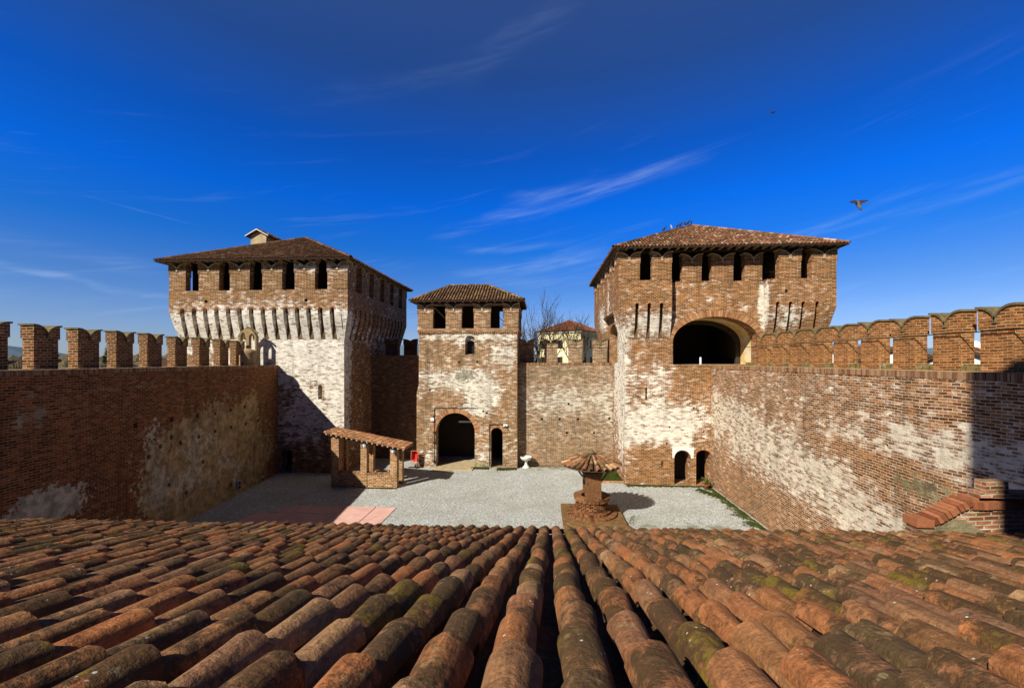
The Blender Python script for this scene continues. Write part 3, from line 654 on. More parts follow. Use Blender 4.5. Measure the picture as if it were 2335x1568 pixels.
place_merlons(LT, p_lt, [(0, 1.5), (2.6, 4.2), (5.3, 6.9), (7.95, 9.6), (10.6, 12.2), (13.4, 14.87)], (Vector((ux1, uy1, 0)), Vector((-1, 0, 0)), Vector((0, 1, 0)), 0), 0, 14.62)
hip_roof(LT, -30.7, -14.65, 32.05, 48.05, 16.92, (-22.7, 39.9, 20.75), (-22.65, 39.9, 20.75), m_tdark)
rafter_row(LT, -30.6, -14.8, 32.6, 16.9, 26, .4); rafter_col(LT, -15.25, 32.5, 47.6, 16.9, 24, .4)
# rendered dormer / chimney head on the roof
dm = M(); dm.hexa([(-27.6, 39.2, 18.0), (-26.35, 39.2, 18.0), (-26.35, 42.0, 18.0), (-27.6, 42.0, 18.0), (-27.75, 39.2, 20.9), (-26.15, 39.2, 20.9), (-26.15, 42.0, 20.9), (-27.75, 42.0, 20.9)])
dm.prism([(-27.75, 39.2, 20.9), (-26.15, 39.2, 20.9), (-26.95, 39.2, 21.3)], (0, 2.8, 0))
dorm = fix(dm.build("dormer", m_stele, normals=True), LT)
dr = M()
for sgn in (-1, 1):
    dr.prism([(-26.95, 38.95, 21.48), (-26.95 + sgn * 1.12, 38.95, 20.86), (-26.95 + sgn * 1.12, 38.95, 20.76), (-26.95, 38.95, 21.36)], (0, 3.2, 0))
    e0 = Vector((-26.95 + sgn * 1.12, 38.95, 20.87)); al = Vector((0, 1, 0)); up = Vector((-sgn * 1.12, 0, .62)).normalized(); nn = Vector((sgn * .62, 0, 1.12)).normalized()
    tiles(dr, e0, al, up, nn, 3.2, lambda u: 1.28, .26, .34, .08, 4)
dr2 = dr.build("dormer_roof", m_tdark, rnd=True); fix(dr2, LT)
tr = M()
for sgn in (-1, 1): tr.prism([(-26.95, 38.88, 21.47), (-26.95 + sgn * 1.14, 38.88, 20.84), (-26.95 + sgn * 1.14, 38.88, 20.78), (-26.95, 38.88, 21.40)], (0, .06, 0))
fix(tr.build("dormer_fascia", m_white), LT)

# ---------- right tower
RT = empty("right_tower", (12.9, 31.7, 0), "large brick tower on the right, wide dark arch high up, birds on its roof", "tower")
X0, X1, Y0, Y1 = 6.0, 19.8, 31.7, 45.0; OFF = 0.52
fr = tower_side_frame(X0, X1, Y0, Y1)
ux0, ux1, uy0, uy1 = X0 - OFF, X1 + OFF, Y0 - OFF, Y1 + OFF
PL, PR = 9.21, 15.71      # inner edges of the two projecting piers
w = M(); o, d, n, L = fr['front']
BIG = arch(9.42 - X0, 15.42 - X0, 8.72, 10.35, 12.15, 22)
holes = [BIG, [(7.47 - X0, 6.15), (7.62 - X0, 6.15), (7.62 - X0, 7.0), (7.545 - X0, 7.12), (7.47 - X0, 7.0)], arch(9.52 - X0, 10.68 - X0, 0.1, 1.95, 2.55, 12), arch(11.05 - X0, 12.09 - X0, 0.1, 2.2, 2.6, 10), rect(8.61 - X0, 8.73 - X0, 1.32, 1.77)]
holes += [hole(x - X0, z, .07) for x, z in ((10.9, 5.6), (11.2, 5.4), (9.2, 4.2), (11.6, 3.9), (9.0, 3.0))]
w.panel(o, d, rect(0, L, 0, 14.62), holes, 1.2, n)
# upper projecting piers
for a, b, sl in ((ux0, PL, (6.78, 7.64, 8.5)), (PR, ux1, (16.42, 17.28, 18.12, 19.05))):
    sl = [q - X0 for q in sl]; o2 = o + n * OFF
    w.panel(o2, d, notch_outline(a - X0, b - X0, sl, 0.26, 12.75, 14.72, 13.1), [hole(17.0 - X0, 13.86, .1)] if a > 10 else [], OFF - .004, n)
    corbels(w, fr['front'], sl, 0.26, OFF, 10.4, 12.75, max(a, X0) - X0, min(b, X1) - X0)
w.box(PL + .35, PR - .35, Y0 + .02, Y0 + .9, 14.62, 14.7)
# left side: passage arch towards the back wall
o, d, n, L = fr['left']
w.panel(o, d, rect(0, L - 1.201, 0, 14.62), [arch(Y1 - 38.6, Y1 - 34.6, 8.85, 11.1, 12.05, 14)], 0.8, n)
sls = [0.9 + i * 0.9 for i in range(6)]
a_, b_ = Y1 - 39.2, Y1 - 34.0
sl2 = sls + [Y1 - 33.1, Y1 - 32.3]
w.panel(o + n * OFF, d, notch_outline(-OFF + .35, L + OFF - .53, sl2, 0.3, 12.75, 14.72, 13.05), [], 0.35, n)
corbels(w, fr['left'], sls, 0.3, OFF, 10.4, 12.75, 0, a_)
corbels(w, fr['left'], [Y1 - 33.1, Y1 - 32.3], 0.3, OFF, 10.4, 12.75, b_ + .4, L)
o, d, n, L = fr['right']; w.panel(o, d, rect(1.201, L, 0, 14.62), [], 0.4, n)
slr = [0.95 + i * 0.955 for i in range(12)]
corbels(w, fr['right'], slr, 0.3, OFF, 10.4, 12.75, 0, L); w.panel(o + n * OFF, d, notch_outline(-OFF + .53, L + OFF - .35, slr, 0.3, 12.75, 14.72, 13.05), [], 0.35, n)
o, d, n, L = fr['back']; w.panel(o, d, rect(.401, L - .801, 0, 14.62), [], 0.4, n)
w.panel(o + n * OFF, d, rect(-OFF, L + OFF, 12.75, 14.72), [], 0.35, n); corbels(w, fr['back'], slr, 0.3, OFF, 10.4, 12.75, 0, L)
for sx, xx in ((-1, X0), (1, X1)):
    for sy, yy in ((-1, Y0), (1, Y1)):
        a = [(xx - .02 * sx, yy - .02 * sy), (xx + sx * OFF, yy - .02 * sy), (xx + sx * OFF, yy + sy * OFF), (xx - .02 * sx, yy + sy * OFF)]
        w.hexa([(xx, yy, 10.4)] + [(xx + .01 * sx, yy, 10.4), (xx + .01 * sx, yy + .01 * sy, 10.4), (xx, yy + .01 * sy, 10.4)] + [(p[0] - .003 * sx, p[1] - .003 * sy, 12.75) for p in a])
fix(w.build("wall", m_rt), RT)
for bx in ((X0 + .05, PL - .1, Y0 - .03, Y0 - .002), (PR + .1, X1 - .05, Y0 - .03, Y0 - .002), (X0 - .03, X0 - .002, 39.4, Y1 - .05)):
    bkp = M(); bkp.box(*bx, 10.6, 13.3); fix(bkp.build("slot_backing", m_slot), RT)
rg = M(); o, d, n, L = fr['front']
archring(rg, o, d, n, 9.42 - X0, 15.42 - X0, 10.35, 12.15, 0.42, 0.03, 64, 0.0, math.pi)
fix(rg.build("arch_ring", m_vouss, rnd=True), RT)
rg = M(); archring(rg, o, d, n, 11.05 - X0, 12.09 - X0, 2.2, 2.6, 0.2, 0.02, 14)
fix(rg.build("arch_ring", m_vouss, rnd=True), RT)
for par, ox, oy, cs, hw, zs in ((RT, 0, uy0, (6.78, 7.64, 8.5, 16.42, 17.28, 18.12, 19.05), .13, 12.97), (LT, -29.55, 33.3 - .55, sl_f, .19, 13.03)):
    for cx in cs:
        rg = M(); archring(rg, Vector((ox, oy, 0)), (1, 0, 0), (0, -1, 0), cx - hw, cx + hw, zs, zs + hw, 0.15, 0.015, 9); fix(rg.build("corbel_arch", m_vouss, rnd=True), par)
# white render frame round the lower door
fm = M(); fm.panel((X0, Y0 - .03, 0), (1, 0, 0), [(9.38 - X0, 2.0), (9.5 - X0, 2.0)] + [(10.1 - X0 + .6 * math.cos(t), 1.97 + .62 * math.sin(t)) for t in [math.pi - math.pi * i / 10 for i in range(11)]] + [(10.86 - X0, 2.0), (10.9 - X0, 2.78), (9.38 - X0, 2.78)], [], 0.026, (0, -1, 0))
fix(fm.build("door_surround", m_stone), RT)
# vaulted chamber behind the big arch
vt = M(); y0, y1 = Y0 + 1.2, 34.6
ap = arch(9.42, 15.42, 8.72, 10.35, 12.15, 22)
for i in range(len(ap)):
    a, b = ap[i], ap[(i + 1) % len(ap)]
    vt.face([(a[0], y0 - .0, a[1]), (b[0], y0, b[1]), (b[0], y1, b[1]), (a[0], y1, a[1])])
fix(vt.build("vault", m_plast), RT)
vt = M(); ap2 = arch(9.5, 15.1, 8.72, 10.2, 11.85, 22)
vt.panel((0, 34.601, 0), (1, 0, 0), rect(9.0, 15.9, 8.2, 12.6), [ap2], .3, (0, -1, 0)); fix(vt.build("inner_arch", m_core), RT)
vb = M(); vb.box(9.0, 15.9, 40.6, 40.9, 8.2, 12.6); vb.box(15.2, 15.5, 34.95, 40.5, 8.2, 12.6)
vb.box(6.8, 9.3, 33.0, 40, 8.6, 8.8); vb.box(8.9, 9.1, 32.7, 40, 8.8, 12.4); vb.box(6.82, 9.0, 34.2, 34.4, 8.8, 12.4)
vb.box(X0 + .1, X1 - .4, Y0 + 1.9, Y0 + 2.1, 0, 8.5)
vb.box(ux0 + .4, ux1 - .4, Y0 + 1.25, uy1 - .4, 14.2, 14.6)
vb.box(X0 + 1.2, X1 - 2.5, Y0 + 3.0, Y1 - 3.0, 14.6, 18.0)
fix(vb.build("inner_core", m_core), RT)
pb = M(); pb.box(6.82, 8.7, 38.6, 38.8, 8.8, 12.4)
fix(pb.build("passage_wall", m_plast), RT)
place_merlons(RT, p_rt, [(.0, 1.49), (2.36, 3.7), (11.02, 12.48), (13.19, 14.84)], (Vector((ux0, uy0, 0)), Vector((1, 0, 0)), Vector((0, -1, 0)), 0), 0, 14.71)
place_merlons(RT, p_rt, [(10.08, 11.43), (12.14, 13.63), (14.43, 15.62)], (Vector((0, Y0, 0)), Vector((1, 0, 0)), Vector((0, -1, 0)), 0), 0, 14.63)
S = [(.55, 1.7), (2.7, 4.2), (5.2, 6.8), (7.8, 9.4), (10.4, 11.9), (12.8, 13.8)]
place_merlons(RT, p_rt, [(14.34 - b, 14.34 - a) for a, b in S], (Vector((ux0, uy1, 0)), Vector((0, -1, 0)), Vector((-1, 0, 0)), 0), 0, 14.72)
place_merlons(RT, p_rt, S, (Vector((ux1, uy0, 0)), Vector((0, 1, 0)), Vector((1, 0, 0)), 0), 0, 14.72)
place_merlons(RT, p_rt, [(0, 1.5), (2.6, 4.2), (5.3, 6.9), (7.95, 9.6), (10.6, 12.2), (13.4, 14.83)], (Vector((ux1, uy1, 0)), Vector((-1, 0, 0)), Vector((0, 1, 0)), 0), 0, 14.72)
hip_roof(RT, 5.0, 20.75, 30.55, 46.1, 16.93, (12.9, 38.25, 20.65), (12.95, 38.25, 20.65), m_troof)
rafter_row(RT, 5.1, 20.6, 31.1, 16.92, 26, .4); rafter_col(RT, 5.55, 31.0, 45.6, 16.92, 24, .4)
wp = M(); wp.box(6.3, 19.6, Y0 + .1, Y0 + .3, 16.82, 17.0); wp.box(ux0 + .1, ux0 + .3, uy0 + .1, uy1 - .1, 16.82, 17.0); fix(wp.build("wall_plate", m_wood), RT)

# ---------- gate tower
GT = empty("gate_tower", (-6.2, 35.8, 0), "smaller gate tower between the two big ones, arched gateway and narrow door", "tower")
w = M(); gx0, gx1, gy0, gy1 = -10.42, -2.05, 35.8, 41.0
out = [(-.17, 0), (8.37, 0), (8.37, 11.3), (0.02, 11.3), (0.02, 7.05), (-.17, 6.2)]
hl = [arch(-8.92 - gx0, -5.62 - gx0, 0.06, 2.95, 4.6, 20), arch(-4.27 - gx0, -3.27 - gx0, 0.06, 2.9, 3.4, 12), arch(-6.44 - gx0, -5.6 - gx0, 9.5, 10.7, 11.12, 10)]
hl += [hole(x - gx0, z) for x, z in ((-6.95, 8.89), (-5.41, 8.89), (-9.46, 6.5), (-4.9, 4.75), (-4.6, 4.6))]
w.panel((gx0, gy0, 0), (1, 0, 0), out, hl, 0.8, (0, -1, 0))
w.panel((gx1, gy0, 0), (0, 1, 0), rect(.8, gy1 - gy0, 0, 11.3), [], 0.5, (1, 0, 0))
w.panel((gx0, gy1, 0), (0, -1, 0), rect(.0, gy1 - gy0 - .8, 0, 11.3), [], 0.5, (-1, 0, 0))
w.panel((gx1 - .5, gy1, 0), (-1, 0, 0), rect(0, gx1 - gx0 - 1.0, 0, 11.3), [], 0.5, (0, 1, 0))
ex = 0.1
w.box(gx0 - ex, gx1 + ex, gy0 - ex, gy1 + ex, 11.42, 11.7)
w.box(gx0 - .03, gx1 + .03, gy0 - .03, gy1 + .03, 11.302, 11.418)
fix(w.build("wall", m_gt), GT)
cn = M()
nx = 56
for i in range(nx):
    x = gx0 - ex + (gx1 - gx0 + 2 * ex) * (i + .5) / nx
    cn.box(x - .045, x + .045, gy0 - .09, gy0 - .028, 11.31, 11.41, (random.random(), 0))
for i in range(nx // 2 + 6):
    y = gy0 + (gy1 - gy0) * (i + .5) / (nx // 2 + 6)
    cn.box(gx1 + .028, gx1 + .09, y - .045, y + .045, 11.31, 11.41, (random.random(), 0))
cn.box(gx0 - .13, gx1 + .13, gy0 - .13, gy1 + .13, 11.56, 11.62, (.9, .5))
fix(cn.build("cornice", m_vouss, rnd=True), GT)
rg = M(); archring(rg, (gx0, gy0, 0), (1, 0, 0), (0, -1, 0), -8.92 - gx0, -5.62 - gx0, 2.95, 4.6, 0.4, 0.012, 54)
fix(rg.build("arch_ring", m_vouss, rnd=True), GT)
rg = M(); archring(rg, (gx0, gy0, 0), (1, 0, 0), (0, -1, 0), -4.27 - gx0, -3.27 - gx0, 2.9, 3.4, 0.2, 0.012, 20)
fix(rg.build("arch_ring", m_vouss, rnd=True), GT)
nb = M(); nb.panel((0, gy0 + .28, 0), (1, 0, 0), rect(-6.5, -5.5, 9.4, 11.2), [arch(-6.36, -5.68, 9.56, 10.45, 10.72, 8)], 0.3, (0, -1, 0)); fix(nb.build("window_niche", m_gt), GT)
wn_ = M(); wn_.box(-6.45, -5.6, gy0 + .62, gy0 + .64, 9.5, 10.8); wo_ = fix(wn_.build("window", m_glass), GT)
wb = M(); wb.box(-6.03, -6.0, gy0 + .58, gy0 + .6, 9.56, 10.7); wb.box(-6.36, -5.68, gy0 + .58, gy0 + .6, 10.1, 10.13)
b_o = wb.build("glazing_bar", m_wood); b_o.parent = wo_; b_o.matrix_parent_inverse = Matrix.Identity(4)
# inside: passage walls, gate leaves, white bar
ic = M(); ic.box(gx0 + .5, gx1 - .5, gy1 - .9, gy1 - .7, 0, 11.2); ic.box(-5.3, -4.6, gy0 + .8, gy1 - .9, 0, 11.2); ic.box(gx0 + .5, gx1 - .5, gy0 + .85, gy1 - .95, 5.0, 5.3)
ic.box(-9.7, -3.75, 38.0, 38.3, 11.7, 15.2); fix(ic.build("inner_core", m_core), GT)
bm_ = M(); bm_.box(-7.4, -5.35, 38.0, 38.12, 3.48, 3.62); fix(bm_.build("white_bar", m_white), GT)  # white bar across the gate passage, high up
ts = M(); ts.box(-8.85, -5.7, gy0 - 1.0, gy0 + 2.5, -.02, .07); ts.box(-9.0, -7.4, gy0 - 1.35, gy0 - .9, -.02, .045); fix(ts.build("threshold", m_stele), GT)
cd = M()
for pts in ([(-9.04, gy0 - .03, .3), (-9.04, gy0 - .03, 5.0), (-5.5, gy0 - .03, 5.02)], [(-4.36, gy0 - .03, .2), (-4.36, gy0 - .03, 3.66), (-3.2, gy0 - .03, 3.68)]):
    for a, b in zip(pts, pts[1:]): cd.tube([a, b], 0.035, 6)
fix(cd.build("conduit", m_iron), GT)
hg = M()
for z in (2.1, 2.95, .5): hg.box(-9.16, -8.92, gy0 - .1, gy0 + .05, z - .06, z + .06)
fix(hg.build("gate_hinge", m_iron), GT)
G1 = [(-10.5, -9.19), (-8.09, -6.75), (-5.69, -4.3), (-3.19, -1.95)]
place_merlons(GT, p_gt, G1, (Vector((0, gy0 - .02, 0)), Vector((1, 0, 0)), Vector((0, -1, 0)), 0), 0, 11.7)
place_merlons(GT, p_gt, [(1.95, 3.6), (4.9, 6.0), (7.6, 8.6), (9.6, 10.5)], (Vector((0, gy1 + .02, 0)), Vector((-1, 0, 0)), Vector((0, 1, 0)), 0), 0, 11.7)
place_merlons(GT, p_gt, [(gy0 + .55, gy0 + 1.4), (gy0 + 2.2, gy0 + 3.3), (gy0 + 4.0, gy0 + 4.75)], (Vector((gx1 + .05, 0, 0)), Vector((0, 1, 0)), Vector((1, 0, 0)), 0), 0, 11.7)
place_merlons(GT, p_gt, [(-gy0 - 1.4, -gy0 - .55), (-gy0 - 3.3, -gy0 - 2.2), (-gy0 - 4.75, -gy0 - 4.0)], (Vector((gx0 - .05, 0, 0)), Vector((0, -1, 0)), Vector((-1, 0, 0)), 0), 0, 11.7)
hip_roof(GT, -11.0, -1.45, 35.15, 41.35, 13.96, (-8.2, 38.25, 15.7), (-4.8, 38.25, 15.7), m_tgate)
rafter_row(GT, -10.9, -1.6, 35.55, 13.93, 14, .3)
tb = M(); tb.tube([(-9.3, 37.0, 13.6), (-7.6, 38.2, 11.7)], 0.09, 6); tb.box(-10.3, -2.1, 36.2, 36.35, 13.66, 13.84); tb.box(-10.3, -2.1, 40.5, 40.65, 13.66, 13.84); fix(tb.build("roof_timber", m_rafter), GT)

# ================================================================= CURTAIN WALLS
def wx(y): return -21.2 + 0.127 * (33 - y)
LW = empty("left_wall", (-20, 14, 0), "tall curtain wall on the left in deep shade, its render flaking off red brick, swallowtail merlons on top", "castle wall")
w = M(); yA, yB = -6.0, 33.28
ax = Vector((wx(yB) - wx(yA), yB - yA, 0)); LL = ax.length; ax.normalize(); nr = Vector((ax.y, -ax.x, 0))
sof = lambda y: (y - yA) / ax.y
hl = [hole(sof(y), z, .11) for y, z in ((19.33, 5.89), (23.72, 5.78), (25.35, 5.73), (26.95, 5.76), (28.58, 5.77), (28.67, 4.57), (27.0, 4.61), (25.35, 4.61), (23.85, 4.55), (22.34, 4.49), (21.68, 4.9), (20.91, 4.58), (20.14, 4.2), (21.68, 5.85), (31.36, 5.64), (30.31, 4.6), (26.95, .83), (24.2, 3.0), (21.5, 2.4), (22.8, 1.6))]
w.panel((wx(yA), yA, 0), ax, rect(0, LL, 0, 8.45), hl, 1.0, nr)
b0 = Vector((wx(yA), yA, 0)) - nr * 1.0; b1 = b0 + ax * LL; c0 = b0 - nr * 1.75; c1 = b1 - nr * 1.75
w.hexa([c0, b0, b1, c1] + [p + Vector((0, 0, 8.45)) for p in (c0, b0, b1, c1)])
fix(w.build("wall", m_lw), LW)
# projecting foot, soldier course, coping
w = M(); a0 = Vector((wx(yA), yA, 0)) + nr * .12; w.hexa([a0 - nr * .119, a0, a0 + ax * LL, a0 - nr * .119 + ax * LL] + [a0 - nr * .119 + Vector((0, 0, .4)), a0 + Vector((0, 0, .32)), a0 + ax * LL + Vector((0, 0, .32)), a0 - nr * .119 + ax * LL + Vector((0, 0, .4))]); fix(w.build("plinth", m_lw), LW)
def soldier(parent, o, ax, nr, L, z0, z1, depth, mat=m_solder, bw=0.075, gap=0.014):
    m_ = M(); o = Vector(o); s = 0
    while s < L:
        e = random.uniform(-.008, .012); a = o + ax * s + nr * (.02 + e); b = o + ax * min(s + bw, L) + nr * (.02 + e); dd = -nr * depth
        t = random.uniform(-.012, .004)
        m_.hexa([tuple(p + Vector((0, 0, z0))) for p in (a, b, b + dd, a + dd)] + [tuple(p + Vector((0, 0, z1 + t))) for p in (a, b, b + dd, a + dd)], (random.random(), random.random()))
        s += bw + gap
    return fix(m_.build("coping", mat, rnd=True, normals=True), parent)
soldier(LW, (wx(yA), yA, 0), ax, nr, LL, 8.452, 8.66, .28)
w = M(); p0 = Vector((wx(yA), yA, 0)) - nr * .2601; p1 = p0 + ax * LL; q0 = p0 - nr * 2.49; q1 = p1 - nr * 2.49
w.hexa([tuple(p + Vector((0, 0, 8.452))) for p in (q0, p0, p1, q1)] + [tuple(p + Vector((0, 0, 8.64))) for p in (q0, p0, p1, q1)]); fix(w.build("wall_walk", m_stele), LW)
rz = math.atan2(ax.y, ax.x)
for y in (0.5, 2.5, 4.5, 6.5, 8.5, 10.5, 12.5, 14.45, 16.45, 18.4, 20.4, 22.4, 24.5, 26.65, 28.8, 30.75):
    p = Vector((wx(y + .53) - 2.0, y + .53, 0))
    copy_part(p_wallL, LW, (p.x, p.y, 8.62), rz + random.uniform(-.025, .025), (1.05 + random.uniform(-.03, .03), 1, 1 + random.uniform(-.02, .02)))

RW = empty("right_wall", (13, 14, 0), "long curtain wall on the right, lime-stained brick in full sun, with a row of clean orange swallowtail merlons", "castle wall")
w = M(); hl = [hole(y + 6, z, .07) for y, z in ((28, 6.2), (22, 2.8), (19, 4.6), (24.5, 5.1), (16, 6.0), (20.5, 2.2), (14.4, 4.0), (26, 3.0))]
w.panel((12.1, -6, 0), (0, 1, 0), rect(0, 37.69, 0, 8.45), hl, 1.0, (-1, 0, 0)); w.box(13.101, 14.9, -6, 31.18, 0, 8.45)
fix(w.build("wall", m_rw), RW)
soldier(RW, (12.1, -6, 0), Vector((0, 1, 0)), Vector((-1, 0, 0)), 37.69, 8.452, 8.67, .28)
w = M(); w.box(12.3601, 14.9, -6, 31.15, 8.452, 8.65); fix(w.build("wall_walk", m_stele), RW)
w = M(); w.box(14.22, 14.62, -5, 31.1, 8.65, 8.88); fix(w.build("parapet", brick("brick_parapet_sill", (0.14, 0.09, 0.03), (0.24, 0.16, 0.05), (0.25, 0.2, 0.08), lime=0, moss=0.6, bw=.09, bh=.26)), RW)
for y in [29.3, 27.5, 25.65, 23.8, 22.02, 20.2, 18.45, 16.66, 14.98, 13.15, 11.35, 9.55, 7.75, 5.95, 4.15]:
    copy_part(p_wallR, RW, (14.2, y - .515, 8.655), -math.pi / 2 + random.uniform(-.02, .02), (1.03 + random.uniform(-.02, .02), 1, 1 + random.uniform(-.015, .02)))
# thin iron tie running along the merlons
t = M(); t.tube([(14.12, -4, 9.93), (14.12, 31.1, 9.93)], 0.018, 5); fix(t.build("tie_rod", m_iron), RW)
for x in (11.2, ): pass
# white plaster patches at the top left corner of this wall are in the material

BW = empty("back_wall", (2, 36.7, 0), "sunlit brick curtain wall between the gate tower and the right tower", "castle wall")
w = M(); hl = [hole(x + 2.05, z, .09) for x, z in ((0.01, 4.04), (1.52, 4.05), (3.06, 4.06), (5.68, 4.12), (2.12, 2.87), (2.28, 5.32), (4.4, 2.9))]
w.panel((-2.05, 36.7, 0), (1, 0, 0), rect(0.0, 8.04, 0, 8.6), hl, 1.0, (0, -1, 0)); w.box(-2.05, 5.99, 37.701, 39.3, 0, 8.6)
fix(w.build("wall", m_bw), BW)
soldier(BW, (-2.04, 36.7, 0), Vector((1, 0, 0)), Vector((0, -1, 0)), 8.0, 8.602, 8.82, .28)
w = M(); w.box(-2.04, 5.97, 36.97, 39.3, 8.602, 8.8); fix(w.build("wall_walk", m_stele), BW)
for x0, x1 in ((-1.95, -.73), (.22, 1.4), (2.39, 3.6), (4.54, 5.8)):
    copy_part(p_bw, BW, ((x0 + x1) / 2, 38.7, 8.8), 0, (x1 - x0, 1, 1.05))
SW = empty("shaded_back_wall", (-13, 38.8, 0), "dark curtain wall in the shade between the left tower and the gate tower", "castle wall")
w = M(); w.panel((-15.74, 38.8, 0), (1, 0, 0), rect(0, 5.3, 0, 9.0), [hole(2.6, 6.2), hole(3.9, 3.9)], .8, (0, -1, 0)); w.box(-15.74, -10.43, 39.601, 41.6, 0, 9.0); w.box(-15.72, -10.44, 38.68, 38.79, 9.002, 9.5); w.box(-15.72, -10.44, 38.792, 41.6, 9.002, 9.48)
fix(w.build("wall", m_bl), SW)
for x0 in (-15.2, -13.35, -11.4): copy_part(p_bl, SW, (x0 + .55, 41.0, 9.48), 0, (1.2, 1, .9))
# outward roof over the rest of the town side so the walls close behind the towers
# ---------- keep behind the viewer, whose shadow falls on the right wall
KP = empty("corner_keep", (3, -7, 0), "tall brick corner keep that rises behind the roof terrace", "tower")
w = M(); w.box(-1.34, 8.5, -13, -3.4, 0, 25.9); fix(w.build("wall", m_keep), KP)

# ================================================================= FOREGROUND BUILDING
m_gut = plain('brown_gutter', (.06, .035, .022), .6, .2)
SL = 0.3255
WING = empty("roofed_wing", (0, 5, 0), "long castle wing seen from above its own roof of old mossy clay tiles", "building")
CS = 0.011      # the roof dips slightly to the left
zt = lambda y, x=0.0: 9 - 0.612 - SL * y + CS * x
up = Vector((0.0204, 1, 0)); upn = Vector((0.0204, 1, -SL)).normalized()     # downslope
nrm = Vector((-CS, SL, 1)).normalized()
e_y = lambda x: 7.9 + 0.0315 * x
mt = M(); ch = M()
along = Vector((1, 0, 0)); upv = -upn
random.seed(11)
W0, W1, P = -17.0, 11.95, 0.22
xcol = lambda k_: (k_ + .483) * P
for k_ in range(int(W0 / P), int(W1 / P)):
    xk = xcol(k_)
    # the column leaves the eave at x = xk + .0204*y
    xe = xk + .0204 * 7.9; ye = e_y(xe)
    far = abs(xk) > 7
    L = (ye + 3.3) / abs(upn.y)
    near_end = 1.2 * 0 
    o = Vector((xe, ye, zt(ye, xe)))
    row = 0.41
    # cover tiles
    s = 0.0 + random.uniform(-.02, .02); ph = random.uniform(-.006, .006)
    while s < L:
        yy = ye - s * abs(upn.y)
        if yy < -3.3: break
        close = yy < 4.2 and abs(xk) < 5
        seg = 14 if close else 8; sub = 5 if close else 2
        Lt = row * random.uniform(.86, 1.14); ov = 0.1
        du = random.uniform(-.011, .011); rot = random.uniform(-.05, .05); dz = random.uniform(-.004, .014); rr = 0.073 * random.uniform(.92, 1.08)
        sag = 0.008 * math.sin(xk * 1.3 + yy * .9) + .006 * math.sin(xk * 3.1 - yy * 1.7)
        val = (random.random(), random.random()); belly = random.uniform(-.004, .006); skew = random.uniform(-.12, .12)
        chip = random.random() < .3; ca = random.uniform(.3, 2.8)
        prev = None; inner = None
        for i in range(sub + 1):
            t = i / sub; q = s + (Lt + ov) * t
            rad = rr * (1.12 - .30 * t) + belly * math.sin(math.pi * t)
            ht = 0.024 + 0.050 * (1 - t) + dz + sag
            ring = []
            for j in range(seg + 1):
                an = math.pi * (1 - j / seg)
                qq = q
                if i == 0:
                    qq += 0.006 * math.sin(3 * an + val[0] * 9) + 0.003 * math.sin(11 * an + val[1] * 9) + (0.035 * max(0, 1 - abs(an - ca) / .3) if chip else 0)
                rj = rad * (1 + .03 * math.sin(4 * an + val[1] * 20 + 2 * t) + .012 * math.sin(9 * an + val[0] * 30 + 5 * t))
                ring.append(mt.vert(o + along * (du + rot * (t - .5) * Lt + rj * math.cos(an)) + upv * qq + nrm * (ht + rj * .95 * math.sin(an) + skew * .01 * math.cos(an))))
            if prev:
                for j in range(seg): mt.idx([prev[j], prev[j + 1], ring[j + 1], ring[j]], val)
            else:
                inner = []; lip = [mt.vert(mt.v[q_]) for q_ in ring]
                for j in range(seg + 1):
                    an = math.pi * (1 - j / seg); rj = rad - .014
                    inner.append(mt.vert(o + along * (du - rot * .5 * Lt + rj * math.cos(an)) + upv * (q + .002) + nrm * (ht - .002 + rj * .95 * math.sin(an))))
                for j in range(seg): mt.idx([inner[j], inner[j + 1], lip[j + 1], lip[j]], val)
            prev = ring
        s += Lt
    # channel tiles (concave) between the covers
    s = 0.05
    while s < L:
        yy = ye - s * abs(upn.y); val = (random.random(), random.random()); Lt = .38; prev = None
        for t in (0, 1):
            q = s + (Lt + .06) * t; rad = .085 * (0.86 + .2 * t); ht = .045 + .015 * (1 - t)
            ring = [ch.vert(o + along * (P / 2 + rad * math.cos(math.pi * (1 - j / 6))) + upv * q + nrm * (ht - rad * .75 * math.sin(math.pi * (1 - j / 6)))) for j in range(7)]
            if prev:
                for j in range(6): ch.idx([prev[j], prev[j + 1], ring[j + 1], ring[j]], val)
            prev = ring
        s += Lt
rf = fix(mt.build("roof", m_tfg, rnd=True, smooth=True), WING)
fix(ch.build("channel_tiles", m_tchan, rnd=True, smooth=True), WING)
b = M(); pts = [(W0, e_y(W0) + .02), (W1, e_y(W1) + .02), (W1, -3.38), (W0, -3.38)]
b.hexa([(x, y, zt(y, x) - .22) for x, y in pts] + [(x, y, zt(y, x) - .02) for x, y in pts]); fix(b.build("roof_boarding", m_under), WING)
b = M(); 
for x0, x1 in ((W0, 0), (0, W1)):
    g0, g1 = Vector((x0, e_y(x0) + .1, zt(e_y(x0), x0) + .05)), Vector((x1, e_y(x1) + .1, zt(e_y(x1), x1) + .05))
    prof = [(-.07 * math.cos(a), -.07 * math.sin(a)) for a in [math.pi * i / 8 for i in range(9)]]
    for (a0, a1), (b0_, b1_) in zip(prof, prof[1:]):
        b.face([g0 + Vector((0, a0, a1)), g1 + Vector((0, a0, a1)), g1 + Vector((0, b0_, b1_)), g0 + Vector((0, b0_, b1_))])
fix(b.build("gutter", m_gut), WING)
b = M(); pw = [(W0, e_y(W0) - .6), (W1, e_y(W1) - .6), (W1, -3.39), (W0, -3.39)]
b.hexa([(x, y, 0) for x, y in pw] + [(x, y, zt(y, x) - .24) for x, y in pw]); fix(b.build("wall", m_keep), WING)
